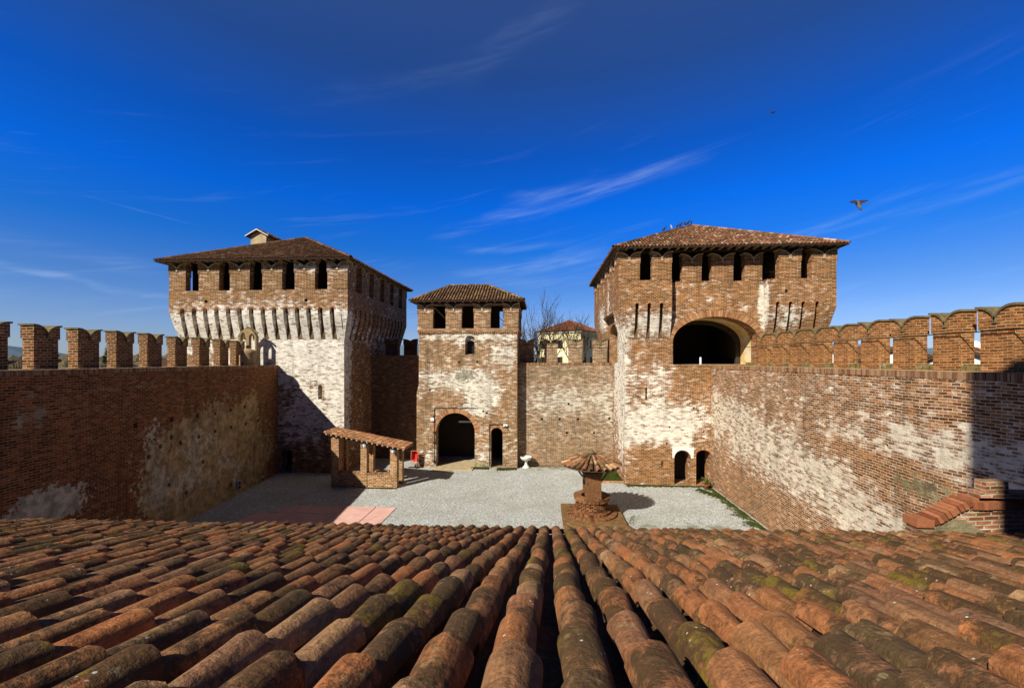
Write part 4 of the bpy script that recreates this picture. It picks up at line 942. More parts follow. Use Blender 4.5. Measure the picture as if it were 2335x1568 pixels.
b = M(); b.box(7.2, 9.5, 8.3, 8.34, 5.70, 5.76); fix(b.build("flashing", m_steel), WING)
# bits of plaster and moss flakes lying on the tiles stay in the tile material

# ---------- stepped parapet at the right end of the eave
PP = empty("stair_parapet", (7.4, 7.9, 0), "stepped red brick parapet with sloping coping at the right end of the near roof", "parapet")
w = M(); y0, y1 = 8.36, 8.6
pr = [(6.42, 0), (9.6, 0), (9.6, 6.44), (7.42, 6.44), (7.36, 6.52), (6.78, 6.14), (6.42, 6.1)]
w.prism([(x, y0, z) for x, z in pr], (0, y1 - y0, 0)); w.box(7.5, 9.5, y0 - .02 - .0, y1 + .02, 6.66, 6.75)
w.box(7.62, 8.0, 8.375, 8.59, 6.752, 6.95); fix(w.build("wall", m_near, normals=True), PP)
cp = M()
def brickrow(x0, z0, x1, z1, n, h=.13, lean=0.0):
    for i in range(n):
        t0 = i / n; t1 = (i + .88) / n; a = (x0 + (x1 - x0) * t0, z0 + (z1 - z0) * t0); c_ = (x0 + (x1 - x0) * t1, z0 + (z1 - z0) * t1)
        dx, dz = x1 - x0, z1 - z0; l = math.hypot(dx, dz); nx_, nz_ = -dz / l * h, dx / l * h; e = random.uniform(-.012, .012); f_ = random.uniform(-.006, .006)
        cp.hexa([(a[0], y0 - .05 + e, a[1] + f_), (c_[0], y0 - .05 + e, c_[1] + f_), (c_[0], y1 + .04, c_[1]), (a[0], y1 + .04, a[1])] + [(a[0] + nx_, y0 - .05 + e, a[1] + nz_ + f_), (c_[0] + nx_, y0 - .05 + e, c_[1] + nz_ + f_), (c_[0] + nx_, y1 + .04, c_[1] + nz_), (a[0] + nx_, y1 + .04, a[1] + nz_)], (random.random(), random.random()))
brickrow(6.72, 6.145, 7.36, 6.525, 9); brickrow(7.37, 6.45, 9.5, 6.52, 27, .13)
cp.box(6.4, 6.7, y0 - .04, y1 + .04, 6.102, 6.25, (.8, .2)); cp.box(7.36, 7.46, y0 - .035, y1 + .03, 6.58, 6.66, (.9, .2))
fix(cp.build("coping", voussmat("near_coping_brick", (.17, .05, .022), (.36, .14, .065)), rnd=True, normals=True), PP)

PP.location = Vector(PP.location) + Vector((.42, 0, -.14))
# ================================================================= BRICK SHELTER
SH = empty("brick_shelter", (-12.6, 30.3, 0), "open brick shelter with a sloping clay tile roof beside the left tower", "shelter")
def zr(x): return 3.93 - 0.188 * (x + 15.4)
def pillar(x0, x1, y0, y1, top=0.0):
    p = M(); p.hexa([(x0, y0, 0), (x1, y0, 0), (x1, y1, 0), (x0, y1, 0), (x0, y0, zr(x0) - .26), (x1, y0, zr(x1) - .26), (x1, y1, zr(x1) - .26), (x0, y1, zr(x0) - .26)])
    fix(p.build("pillar", m_shed, normals=True), SH)
for x0, x1 in ((-14.98, -14.42), (-12.83, -12.38), (-10.68, -10.2)):
    pillar(x0, x1, 29.66, 30.1); pillar(x0, x1, 30.85, 31.25)
lw = M(); lw.box(-14.418, -12.832, 29.7, 29.98, 0, 1.0); lw.box(-12.378, -10.682, 29.7, 29.98, 0, .95); fix(lw.build("low_wall", m_shed), SH)
lw = M(); lw.box(-14.9, -14.6, 30.102, 30.848, 0, 3.3); lw.box(-12.3, -11.2, 30.9, 31.15, 0, .9); fix(lw.build("side_wall", m_shed), SH)
for a, b, z in ((-14.418, -12.832, 1.0), (-12.378, -10.682, .95)): 
    q = soldier(SH, (a, 29.68, 0), Vector((1, 0, 0)), Vector((0, -1, 0)), b - a, z + .002, z + .12, .32); q.name = "sill"
tm = M(); 
for y in (29.75, 31.05): tm.hexa([(-15.3, y, zr(-15.3) - .25), (-9.7, y, zr(-9.7) - .25), (-9.7, y + .14, zr(-9.7) - .25), (-15.3, y + .14, zr(-15.3) - .25), (-15.3, y, zr(-15.3) - .12), (-9.7, y, zr(-9.7) - .12), (-9.7, y + .14, zr(-9.7) - .12), (-15.3, y + .14, zr(-15.3) - .12)])
fix(tm.build("roof_beam", m_wood), SH)
rp = M(); rp.box(-.05, .05, -1.05, 1.05, -.05, .05); rs = rp.build("rafter", m_rafter); protos.append(rs)
for i in range(16):
    x = -15.2 + i * .37; copy_part(rs, SH, (x, 30.4, zr(x) - .065), 0)
rt = M(); ul = M(); e0 = Vector((-9.54, 29.35, zr(-9.54))); al = Vector((0, 1, 0)); upx = Vector((-1, 0, .188)).normalized(); nn = Vector((.188, 0, 1)).normalized()
tiles(rt, e0, al, upx, nn, 2.1, lambda u: 5.95, .2, .36, .088, 6, .012, sub=1, rim=True)
fix(rt.build("roof", m_tshed, rnd=True, smooth=True), SH)
ul.hexa([(-15.4, 29.35, zr(-15.4) - .012), (-9.54, 29.35, zr(-9.54) - .012), (-9.54, 31.45, zr(-9.54) - .012), (-15.4, 31.45, zr(-15.4) - .012), (-15.4, 29.35, zr(-15.4) + .02), (-9.54, 29.35, zr(-9.54) + .02), (-9.54, 31.45, zr(-9.54) + .02), (-15.4, 31.45, zr(-15.4) + .02)])
fix(ul.build("roof_boarding", m_tshed, rnd=True), SH)
def lantern(x, y, z, label):
    e = empty("wall_lantern", (x, y, z), label, "lamp")
    a = M(); a.lathe((0, -.18, -.22), [(0.03, 0), (.09, .03), (.11, .28), (.15, .3), (.04, .4), (.01, .44)], 10); o1 = a.build("lamp_body", m_iron); o1.parent = e
    g = M(); g.lathe((0, -.18, -.2), [(0.1, .04), (.118, .24)], 10); o2 = g.build("lamp_glass", plain("lamp_glass", (.6, .75, .85), .2, .05)); o2.parent = e
    b_ = M(); b_.tube([(0, 0, .1), (0, -.1, .26), (0, -.18, .2)], .02, 6); b_.box(-.04, .04, -.02, .0, 0, .2); o3 = b_.build("bracket", m_iron); o3.parent = e
    return e
lantern(-12.45, 29.65, 3.1, "glass lantern on the middle pillar of the brick shelter")
lantern(-10.4, 29.65, 2.72, "dark lantern on the right-hand front pillar of the brick shelter")

# ================================================================= WELL
WC = (2.86, 25.0)
WE = empty("courtyard_well", (WC[0], WC[1], 0), "round brick well on a square stepped base under a conical clay tile roof", "well")
p = M(); p.box(1.15, 4.57, 23.33, 26.6, -.02, .235); fix(p.build("base", m_well), WE)
def ringbricks(name, r0, r1, z0, z1, n, mat=m_vouss, twist=0.0, gap=.12, jit=.008):
    m_ = M()
    for i in range(n):
        a = 2 * math.pi * (i + twist) / n; b_ = a + 2 * math.pi / n * (1 - gap); e = random.uniform(-jit, jit)
        q = [(WC[0] + r * math.cos(t), WC[1] + r * math.sin(t)) for r, t in ((r0, a), (r1 + e, a), (r1 + e, b_), (r0, b_))]
        m_.hexa([(x, y, z0) for x, y in q] + [(x, y, z1) for x, y in q], (random.random(), random.random()))
    return m_
mw2 = voussmat("well_ring_brick", (0.07, 0.025, 0.012), (0.3, 0.14, 0.058))
mm = ringbricks("", 0.9, 1.42, .237, .33, 84); fix(mm.build("step_ring", mw2, rnd=True, normals=True), WE)
def merge(*ms):
    r_ = M()
    for a in ms:
        o_ = len(r_.v); r_.v += a.v; r_.f += [[i + o_ for i in f] for f in a.f]; r_.val += a.val; r_.mat += a.mat
    return r_
core = M(); core.lathe((WC[0], WC[1], 0), [(.86, .3), (.84, 1.2), (.62, 1.2), (.62, .4)], 40)
parts = [core, ringbricks("", .8, 1.05, .335, .47, 60), ringbricks("", .8, .96, .475, .53, 24, gap=.03)]
for i, z in enumerate((.55, .64, .73, .82, .91)):
    parts.append(ringbricks("", .78, .93, z, z + .075, 22, twist=.5 * (i % 2), gap=.3))
parts += [ringbricks("", .8, .93, 1.0, 1.05, 24, gap=.03), ringbricks("", .6, 1.0, 1.055, 1.2, 58), ringbricks("", .6, 1.03, 1.205, 1.29, 30, gap=.04)]
fix(merge(*parts).build("parapet", mw2, rnd=True, normals=True), WE)
for y in (24.25, 25.75):
    pl = M(); sx, sy = .42, .18
    pl.box(WC[0] - sx, WC[0] + sx, y - sy, y + sy, 1.2, 2.62, (.15, .5)); fix(pl.build("pillar", voussmat("well_pillar_joint", (.14, .08, .04), (.2, .12, .06)), rnd=True), WE)
    bk = M()
    for j in range(19):
        z = 1.3 + j * .07
        for i in range(6):
            x = WC[0] - sx - .01 + (2 * sx + .02) * (i + .5 * (j % 2) * .9) / 6
            if x + .085 > WC[0] + sx + .03: continue
            bk.box(x, x + .085, y - sy - .035, y + sy + .035, z, z + .056, (random.random() * .6 + .4, .5))
    fix(bk.build("pillar_brickwork", mw2, rnd=True), WE)
tb = M(); tb.box(WC[0] - .48, WC[0] + .48, 23.95, 26.05, 2.63, 2.8)
for k_ in range(8):
    a = math.pi / 4 * k_ + .3; tb.tube([(WC[0] + .2 * math.cos(a), WC[1] + .2 * math.sin(a), 2.9), (WC[0] + 1.35 * math.cos(a), WC[1] + 1.35 * math.sin(a), 2.98)], .06, 5)
for sx in (-1, 1):
    for sy in (-1, 1): tb.tube([(WC[0] + sx * .4, WC[1] + sy * .9, 2.3), (WC[0] + sx * .85, WC[1] + sy * 1.0, 2.95)], .05, 5)
tb.lathe((WC[0], WC[1], 0), [(.05, 2.86), (1.1, 2.9), (1.15, 2.98), (.05, 3.6)], 16)
fix(tb.build("roof_timber", m_wood), WE)
rt = M(); nT = 26; RR = 1.66; z_e = 3.02; ap = Vector((WC[0], WC[1], 3.72))
for i in range(nT):
    a = 2 * math.pi * i / nT; dirr = Vector((math.cos(a), math.sin(a), 0)); side = Vector((-math.sin(a), math.cos(a), 0))
    e = ap + dirr * RR; e.z = z_e; upd = (ap - e); L = upd.length; upd.normalize(); nm = side.cross(upd); nm = nm if nm.z > 0 else -nm
    tl = [(0, .62), (.5, 1.12), (1.0, 1.5)] if i % 2 == 0 else [(0, .6), (.48, 1.05)]
    for (s0, s1) in tl:
        val = (random.random(), random.random()); prev = None
        s0 += random.uniform(-.02, .02)
        for t in (0, 1):
            q = s0 + (s1 - s0) * t; wdt = max(.03, min(.105, math.pi * RR * (1 - q / L) / nT * .84)) * (1.08 - .12 * t)
            ring = [rt.vert(e + side * wdt * math.cos(math.pi * (1 - j / 6)) + upd * q + nm * (.02 + .045 * (1 - t) + wdt * 1.1 * math.sin(math.pi * (1 - j / 6)))) for j in range(7)]
            if prev:
                for j in range(6): rt.idx([prev[j], prev[j + 1], ring[j + 1], ring[j]], val)
            prev = ring
ru = M(); ru.lathe((WC[0], WC[1], 0), [(RR - .04, z_e - .03), (RR - .04, z_e - .0), (.05, 3.7)], 26); fix(ru.build('roof_boarding', m_wood), WE)
fix(rt.build("roof", m_twell, rnd=True, smooth=True), WE)
fn = M(); fn.lathe((WC[0], WC[1], 0), [(.2, 3.68), (.17, 3.78), (.08, 3.84), (.03, 3.95), (.0, 3.97)], 10); fix(fn.build("finial", m_cap), WE)

# ================================================================= SMALL THINGS
# stone basin
e = empty("stone_basin", (-1.32, 36.15, 0), "white stone basin on a pedestal at the foot of the gate tower's corner", "basin")
b = M(); b.lathe((0, 0, 0), [(.3, 0), (.3, .08), (.2, .14), (.11, .3), (.1, .52), (.15, .6), (.36, .68), (.46, .8), (.48, .9), (.5, .94), (.44, .95), (.4, .86), (.05, .76)], 28); b.build("pedestal_bowl", m_stone, e, smooth=True)
# red wheelbarrow
e = empty("wheelbarrow", (-10.6, 35.35, 0), "red wheelbarrow tipped upright against the left corner of the gate tower", "wheelbarrow")
b = M(); b.tube([(-.3, 0, 1.45), (-.33, 0, .85), (-.28, -.02, .55), (-.12, -.04, .4), (.05, -.04, .38), (.22, -.03, .5), (.31, 0, .8), (.31, 0, 1.45), (-.3, 0, 1.45)], .03, 7); b.build("frame", m_pinkp, e)
b = M(); prf = [(-.2, -.06, 1.38), (-.26, -.1, 1.0), (-.2, -.12, .68), (0, -.13, .54), (.2, -.12, .7), (.25, -.1, 1.05), (.22, -.06, 1.38)]
cen = Vector((0, .1, 1.0)); ii = [b.vert(p) for p in prf]; back = [b.vert((p[0] * .55, .16, 1.0 + (p[2] - 1.0) * .6)) for p in prf]
for j in range(len(prf) - 1): b.idx([ii[j], ii[j + 1], back[j + 1], back[j]])
b.idx(back); b.idx([ii[-1], ii[0], back[0], back[-1]])
b.build("tray", m_red, e)
b = M(); b.tube([(.06, -.05, .2), (.1, -.05, .2)], .17, 14); b.build("wheel", m_iron, e)
b = M(); b.tube([(-.1, 0, .4), (0, -.02, 0)], .02, 6); b.tube([(.2, 0, .45), (.25, -.02, 0)], .02, 6); b.build("leg", m_iron, e)
# potted plant
e = empty("potted_plant", (11.5, 31.0, 0), "bushy plant in a terracotta pot by the right tower's second doorway", "plant")
b = M(); b.lathe((0, 0, 0), [(.14, 0), (.19, .26), (.22, .27), (.22, .33), (.18, .33), (.17, .28)], 18); b.build("pot", m_terra, e, smooth=True)
b = M(); random.seed(5)
for i in range(150):
    a = random.uniform(0, 6.28); r_ = random.uniform(0, .32); z = .3 + random.uniform(0, .5); c_ = Vector((r_ * math.cos(a), r_ * math.sin(a), z)); d_ = Vector((math.cos(a), math.sin(a), random.uniform(-.3, 1))).normalized() * .13; s_ = d_.cross(Vector((0, 0, 1))).normalized() * .035
    b.face([c_ - d_ * .2, c_ + d_ * .4 + s_, c_ + d_, c_ + d_ * .4 - s_])
for i in range(9):
    a = i * .7; b.tube([(0, 0, .3), (.2 * math.cos(a), .2 * math.sin(a), .7)], .01, 4)
b.build("foliage", m_leaf, e)
# white marker post in the wide arch
b = M(); b.lathe((0, 0, 0), [(.07, 0), (.07, .46), (.05, .52), (.0, .54)], 12); o = b.build("marker_post", m_white); o.location = (11.45, 31.95, 8.72); tag(o, "small white post standing in the wide arch of the right tower", "post")
# CCTV camera: white housing with a dark lens tube
e = empty("security_camera", (-3.02, 35.78, 3.6), "white security camera above the narrow door of the gate tower", "lamp")
b = M(); b.box(-.18, .16, -.12, 0, -.06, .1); b.build("housing", m_white, e); b = M(); b.tube([(0.0, -.1, -.02), (.08, -.22, -.2)], .05, 7); b.build("lens_tube", m_iron, e)
e = empty("floodlight", (-9.15, 35.78, 4.05), "white floodlight fixed left of the gateway arch", "lamp")
b = M(); b.box(-.2, .08, -.14, 0, -.12, .14); b.build("housing", m_white, e); b = M(); b.box(-.02, .02, -.1, 0, .14, .3); b.build("bracket", m_iron, e)
# stone blocks built into the gate tower
# fuse boxes on left wall
e = empty("fuse_box", (-20.45, 27.7, 0.3), "small grey electric box low on the left wall", "electric box")
b = M(); b.obox((0, 0), math.pi / 2 + .127, .3, .14, 0, .62); b.build("cabinet", m_steel, e); b = M(); b.obox((.09, 0), math.pi / 2 + .127, .2, .02, .34, .54); b.obox((.09, 0), math.pi / 2 + .127, .2, .02, .06, .28); b.build("cover", m_glass, e)
# rounded stele and little bell arch at the end of the left wall walk
e = empty("turret_stub", (-22.05, 30.9, 8.62), "rendered stub turret with a rounded top at the end of the left wall walk", "turret")
m_brend = plain("brown_old_render", (0.3, 0.21, 0.11), 0.95, 0.3, 3)
b = M(); b.lathe((0, 0, 0), [(.52, 0), (.52, .95), (.47, 1.08), (.36, 1.2), (.18, 1.27), (0, 1.3)], 24); b.box(-.66, -.45, -.1, .5, 0, .8); b.build("body", m_brend, e, smooth=False)
b = M(); b.box(-.06, .0, -.56, -.48, .08, .24); b.build("slit", m_iron, e)
e = empty("bell_arch", (-23.05, 32.2, 8.62), "weathered twin-arched brick bell frame against the left tower", "bell frame")
b = M(); b.panel((-.72, 0, 0), (1, 0, 0), [(0, 0), (1.45, 0), (1.45, 2.25), (1.25, 2.6), (.95, 2.85), (.72, 2.92), (.45, 2.8), (.15, 2.5), (0, 2.2)], [arch(.14, .62, .15, 2.2, 2.6, 10), arch(.84, 1.32, .15, 2.1, 2.5, 10)], .3, (0, -1, 0)); b.build("frame", m_brend, e)
b = M(); b.tube([(-.8, .1, 2.25), (-.45, .1, 2.7), (.0, .1, 3.0), (.45, .1, 2.8), (.8, .1, 2.5)], .08, 6); b.build("cap", m_cap, e)

# ================================================================= BIRDS
def bird_perched(loc, rz, tilt, label, s=1.0, pale=False):
    e = empty("perched_bird", loc, label, "bird", "birds perched on the right tower's roof", rz)
    m_ = M(); prof = [(.0, 0), (.025, .01), (.05, .05), (.075, .12), (.085, .2), (.075, .28), (.05, .33), (.045, .36), (.05, .4), (.035, .44), (.0, .46)]
    n_ = 10; rings = []
    for r_, q in prof:
        c_ = Vector((math.sin(tilt) * (q - .2), 0, .2 + math.cos(tilt) * (q - .2)))
        rings.append([m_.vert(c_ + Vector((math.cos(tilt) * r_ * math.cos(a), r_ * .9 * math.sin(a), -math.sin(tilt) * r_ * math.cos(a)))) for a in [2 * math.pi * j / n_ for j in range(n_)]])
    for r0, r1 in zip(rings, rings[1:]):
        for j in range(n_): m_.idx([r0[j], r0[(j + 1) % n_], r1[(j + 1) % n_], r1[j]])
    # tail
    t0 = Vector((math.sin(tilt) * -.15, 0, .2 - math.cos(tilt) * .15)); t1 = Vector((math.sin(tilt) * -.38, 0, .2 - math.cos(tilt) * .3))
    m_.face([t0 + Vector((0, -.03, 0)), t0 + Vector((0, .03, 0)), t1 + Vector((0, .045, 0)), t1 + Vector((0, -.045, 0))]); m_.face([t1 + Vector((0, -.045, .012)), t1 + Vector((0, .045, .012)), t0 + Vector((0, .03, .03)), t0 + Vector((0, -.03, .03))])
    hd = Vector((math.sin(tilt) * .23, 0, .2 + math.cos(tilt) * .22)); m_.tube([hd, hd + Vector((.08, 0, .0))], [.016, .002], 5)
    o_ = m_.build("body", m_birdl if pale else m_bird, e, smooth=True); 
    l_ = M(); l_.tube([(0.0, -.03, .1), (.0, -.03, -.02)], .008, 4); l_.build("leg", m_iron, e)
    l_ = M(); l_.tube([(0.0, .03, .1), (.0, .03, -.02)], .008, 4); l_.build("leg", m_iron, e)
    e.scale = (s, s, s); return e
def hipz(x): return 16.93 + (x - 5.0) * (20.65 - 16.93) / 7.9 + .17
for x, rz, tl, sc, pl, lb in ((10.1, 0, .75, 1.3, False, "dark bird leaning right, lowest on the left hip of the right tower's roof"),
        (10.85, math.pi, .3, 1.1, True, "pale-breasted bird on the roof hip between the lowest dark bird and a pair of birds"),
        (11.45, 0, .7, 1.15, False, "dark bird just left of the pair near the middle of the roof hip"),
        (11.78, 0, .6, 1.3, False, "larger dark bird right of its neighbour in the middle of the roof hip"),
        (12.25, math.pi, .5, 1.15, False, "bird facing left, second below the peak of the right tower's roof"),
        (12.58, 0, .8, 1.4, False, "dark bird stretched steeply, just below the peak of the right tower's roof"),
        (12.95, 0, .1, .9, False, "small upright bird on the very peak of the right tower's roof")):
    yy = 30.55 + (x - 5.0) * 7.7 / 7.9
    bird_perched((x - (12.95 - x) * .12, yy - (12.95 - x) * .12, hipz(x - (12.95 - x) * .12)), rz, tl, lb, sc * .78, pl)
e = empty("flying_pigeon", (17.45, 25, 17.6), "pigeon gliding in the blue sky above the right wall, wings spread", "bird")
m_ = M(); prof = [(.0, -.42), (.05, -.4), (.06, -.25), (.1, -.1), (.12, .08), (.1, .2), (.06, .27), (.055, .32), (.02, .37), (0, .39)]
n_ = 10; tl_ = R(62); rings = []
for r_, q in prof:
    c_ = Vector((0, q * math.cos(tl_), q * math.sin(tl_)))
    rings.append([m_.vert(c_ + Vector((r_ * math.cos(a), -math.sin(tl_) * r_ * math.sin(a), math.cos(tl_) * r_ * math.sin(a)))) for a in [2 * math.pi * j / n_ for j in range(n_)]])
for r0, r1 in zip(rings, rings[1:]):
    for j in range(n_): m_.idx([r0[j], r0[(j + 1) % n_], r1[(j + 1) % n_], r1[j]])
m_.build("body", plain('pigeon_grey', (.1, .09, .09), .7, .5, 12), e, smooth=True)
for sg in (-1, 1):
    wv = M(); A_ = [(0, .05, .22), (.2 * sg, .06, .27), (.46 * sg, .0, .2 if sg < 0 else .24), (.5 * sg, -.02, .12 if sg < 0 else .2), (.25 * sg, -.02, .08), (0, -.05, .02)]
    wv.prism(A_, (0, -.03, 0)); wv.build("wing", m_bird, e)
    wv = None
e = empty("distant_bird", (15.45, 30, 25.65), "tiny dark bird high in the sky above the right tower", "bird")
wv = M(); wv.tube([(-.05, 0, .12), (.0, 0, 0), (.04, 0, -.1)], [.03, .07, .01], 7); wv.build("body", m_bird, e)
for pts in ([(0, 0, .0), (-.12, 0, .16), (-.16, 0, .1), (-.02, 0, -.08)], [(0, 0, .02), (.2, 0, .0), (.24, 0, .04), (.02, 0, -.07)]):
    wv = M(); wv.prism(pts, (0, -.02, 0)); wv.build("wing", m_bird, e)

# ================================================================= BEYOND THE WALLS
# villa
VL = empty("cream_villa", (8.93, 100, 0), "cream-coloured villa with a red hipped roof behind the bare trees", "house")
ang = R(-35)
VL.rotation_euler = (0, 0, ang)
v = M(); v.box(-12, 0, 0, 10, -.6, 15.6); v.build("wall", m_villa, VL)
v = M(); v.box(-12.35, .35, -.35, 10.35, 15.62, 15.95); v.box(-12.06, .06, -.06, 10.06, 10.6, 10.9); v.build("cornice", m_vtrim, VL)
v = M(); vt_ = M()
cx = [Vector((-12.5, -.5, 15.96)), Vector((.5, -.5, 15.96)), Vector((.5, 10.5, 15.96)), Vector((-12.5, 10.5, 15.96))]; A_ = Vector((-6, 5, 19.0))
for i in range(4): roof_plane(vt_, v, cx[i], cx[(i + 1) % 4], A_, A_, pitch=.5, row=.8, r=.17, seg=3)
v2_ = vt_.build("roof", tilemat("villa_roof_tile", [(.24, .07, .035), (.3, .09, .045), (.34, .11, .06)], .3, .0, False, .2), VL, rnd=True); v.build("roof_boarding", m_under, VL)
for (x, z) in [(x, z) for x in (-10.2, -6.0, -1.9) for z in (12.0, 8.0, 4.0)]:
    q = M(); q.box(x - .55, x + .55, -.06, .02, z - .1, z + 1.9); f_ = q.build("window", m_glass, VL)
    for dx in (-.85, .85):
        q = M(); q.box(x + dx - .26, x + dx + .26, -.1, -.02, z - .15, z + 1.95); s_ = q.build("shutter", m_shut, f_)
for (y, z) in [(y, z) for y in (2, 5, 8) for z in (12.0, 8.0, 4.0)]:
    q = M(); q.box(-.02, .06, y - .5, y + .5, z - .1, z + 1.9); q.build("window", m_glass, VL)

def bare_tree(x, y, h, label, seed, spread=0.42, z0=-.6, fork=.36):
    rn = random.Random(seed)
    e = empty("bare_tree", (x, y, z0), label, "tree", "bare trees behind the back wall")
    tk = M(); br = M()
    def grow(m_, p, d_, L, r_, depth, lim):
        n_ = 3; pts = [p]; dd = d_.copy()
        for i in range(n_):
            dd = (dd + Vector((rn.uniform(-.16, .16), rn.uniform(-.16, .16), rn.uniform(-.02, .12)))).normalized(); pts.append(pts[-1] + dd * L / n_)
        m_.tube(pts, [r_ * (1 - .4 * i / n_) for i in range(n_ + 1)], 5 if depth > 3 else 3, cap=False)
        if depth <= 0: return
        for i in range(3 if depth > 1 else 4):
            a = rn.uniform(0, 6.28); sp = rn.uniform(.35, .8) * (spread / .42)
            o_ = dd.orthogonal().normalized(); o_.rotate(Matrix.Rotation(a, 3, dd)); nd = (dd + o_ * sp); nd.z += .14; nd.normalize()
            src_ = pts[-1] if i < 2 else pts[2 if rn.random() < .6 else 1]
            grow(m_, src_, nd, L * rn.uniform(.62, .82), max(.014, r_ * .56), depth - 1, lim)
    H = h; tk.tube([(0, 0, 0), (.1, .05, H * fork * .5), (-.05, .1, H * (fork + .02))], [.36, .3, .24], 8); tk.build("trunk", m_bark, e)
    for i in range(5):
        a = i * 1.256 + rn.uniform(-.4, .4); nd = Vector((math.cos(a) * .55, math.sin(a) * .55, 1)).normalized() if i else Vector((0, 0, 1))
        grow(br, Vector((-.05, .1, H * (fork - .03 * (i % 2)))), nd, H * (.25 if i else .29) * (1 - fork) / .64, .17 if fork < .5 else .11, 4 if fork < .5 else 3, 0)
    br.build("crown", m_twig, e)
for x, h, sd, lb in ((-1.9, 13.6, 3, "bare tree closest to the gate tower, lowest of the row"), (-.45, 16.2, 8, "tallest bare tree, behind the gap beside the gate tower"), (1.65, 15.6, 21, "bare tree in front of the villa's left corner"), (4.4, 15.8, 13, "bare tree with an open crown in front of the villa roof"), (6.0, 15.6, 34, "bare tree nearest the right tower")):
    bare_tree(x, 60 + (sd % 4), h, lb, sd, fork=.36 if x < 1 else .6)

def shrub_tree(x, y, h, w_, label, seed, mat):
    rn = random.Random(seed); e = empty("winter_shrub", (x, y, -.6), label, "tree")
    t_ = M(); t_.tube([(0, 0, 0), (0, 0, h * .4)], [.15, .1], 6); t_.build("trunk", m_bark, e); c_ = M()
    for i in range(420):
        a = rn.uniform(0, 6.28); el = rn.uniform(.15, 1.5); d_ = Vector((math.cos(a) * math.cos(el) * w_, math.sin(a) * math.cos(el) * w_, math.sin(el) * h * .65)); b0_ = Vector((0, 0, h * .35)) + d_ * rn.uniform(.1, .5); b1_ = Vector((0, 0, h * .35)) + d_ * rn.uniform(.6, 1.0)
        c_.tube([b0_, (b0_ + b1_) / 2 + Vector((rn.uniform(-.3, .3), rn.uniform(-.3, .3), 0)), b1_], [.035, .025, .012], 3, cap=False)
    c_.build("crown", mat, e)
def conifer(x, y, h, w_, label, seed):
    rn = random.Random(seed); e = empty("conifer", (x, y, -.6), label, "tree")
    t_ = M(); t_.tube([(0, 0, 0), (0, 0, h)], [.25, .03], 6); t_.build("trunk", m_bark, e); c_ = M()
    for i in range(1500):
        q = rn.random() ** .8; z = h * (1 - .88 * q); rad = w_ * (q * .95 + .04) * rn.uniform(.2, 1.05) * (1 + .25 * math.sin(z * 5)); a = rn.uniform(0, 6.28)
        p_ = Vector((rad * math.cos(a), rad * math.sin(a), z - rad * .25)); d_ = Vector((math.cos(a), math.sin(a), -.15)) * rn.uniform(.4, .8); s_ = Vector((-math.sin(a), math.cos(a), rn.uniform(-.3, .3))) * .22
        c_.face([p_ - d_ * .5, p_ + s_, p_ + d_ * .5, p_ - s_])
    c_.build("crown", m_conif, e)
conifer(-73, 68, 13.2, 4.2, "dark green conifer between merlons of the left wall", 1)
conifer(-86, 73, 10.9, 2.8, "small conifer top left of the taller conifer", 2)
for i, (x, y, h, w_, lb) in enumerate(((-74, 56.3, 10.8, 4.5, "bare round shrub between the first and second merlons on the left"), (-78, 52, 10.4, 4, "bare shrub showing at the foot of the leftmost merlon gap"), (-80, 69, 10.3, 4, "brown shrub right beside the small conifer"), (-70, 69.5, 9.9, 3.5, "low brown shrub right of the dark conifer"), (-72, 80, 10.6, 4, "bare shrub in the fourth merlon gap"))):
    shrub_tree(x, y, h, w_, lb, 40 + i, m_twig)
# far woodland line
m_ = M(); rn = random.Random(9)
for i in range(900):
    a = R(rn.uniform(95, 175)) if i < 600 else R(rn.uniform(20, 85)); d_ = rn.uniform(230, 420); x, y = d_ * math.cos(a), d_ * math.sin(a); h = rn.uniform(8, 12) * (d_ / 330) + 1.0; w_ = rn.uniform(4, 9)
    n_ = 7; pv = None; base = [m_.vert((x + w_ * math.cos(2 * math.pi * j / n_), y + w_ * math.sin(2 * math.pi * j / n_), -.6)) for j in range(n_)]
    mid_ = [m_.vert((x + w_ * .9 * rn.uniform(.8, 1.1) * math.cos(2 * math.pi * j / n_), y + w_ * .9 * math.sin(2 * math.pi * j / n_), h * rn.uniform(.55, .8))) for j in range(n_)]; tp = m_.vert((x, y, h))
    for j in range(n_): m_.idx([base[j], base[(j + 1) % n_], mid_[(j + 1) % n_], mid_[j]]); m_.idx([mid_[j], mid_[(j + 1) % n_], tp])
tag(m_.build("woodland", m_hedge), "brown winter woodland on the plain beyond the walls", "woodland", kind='stuff')

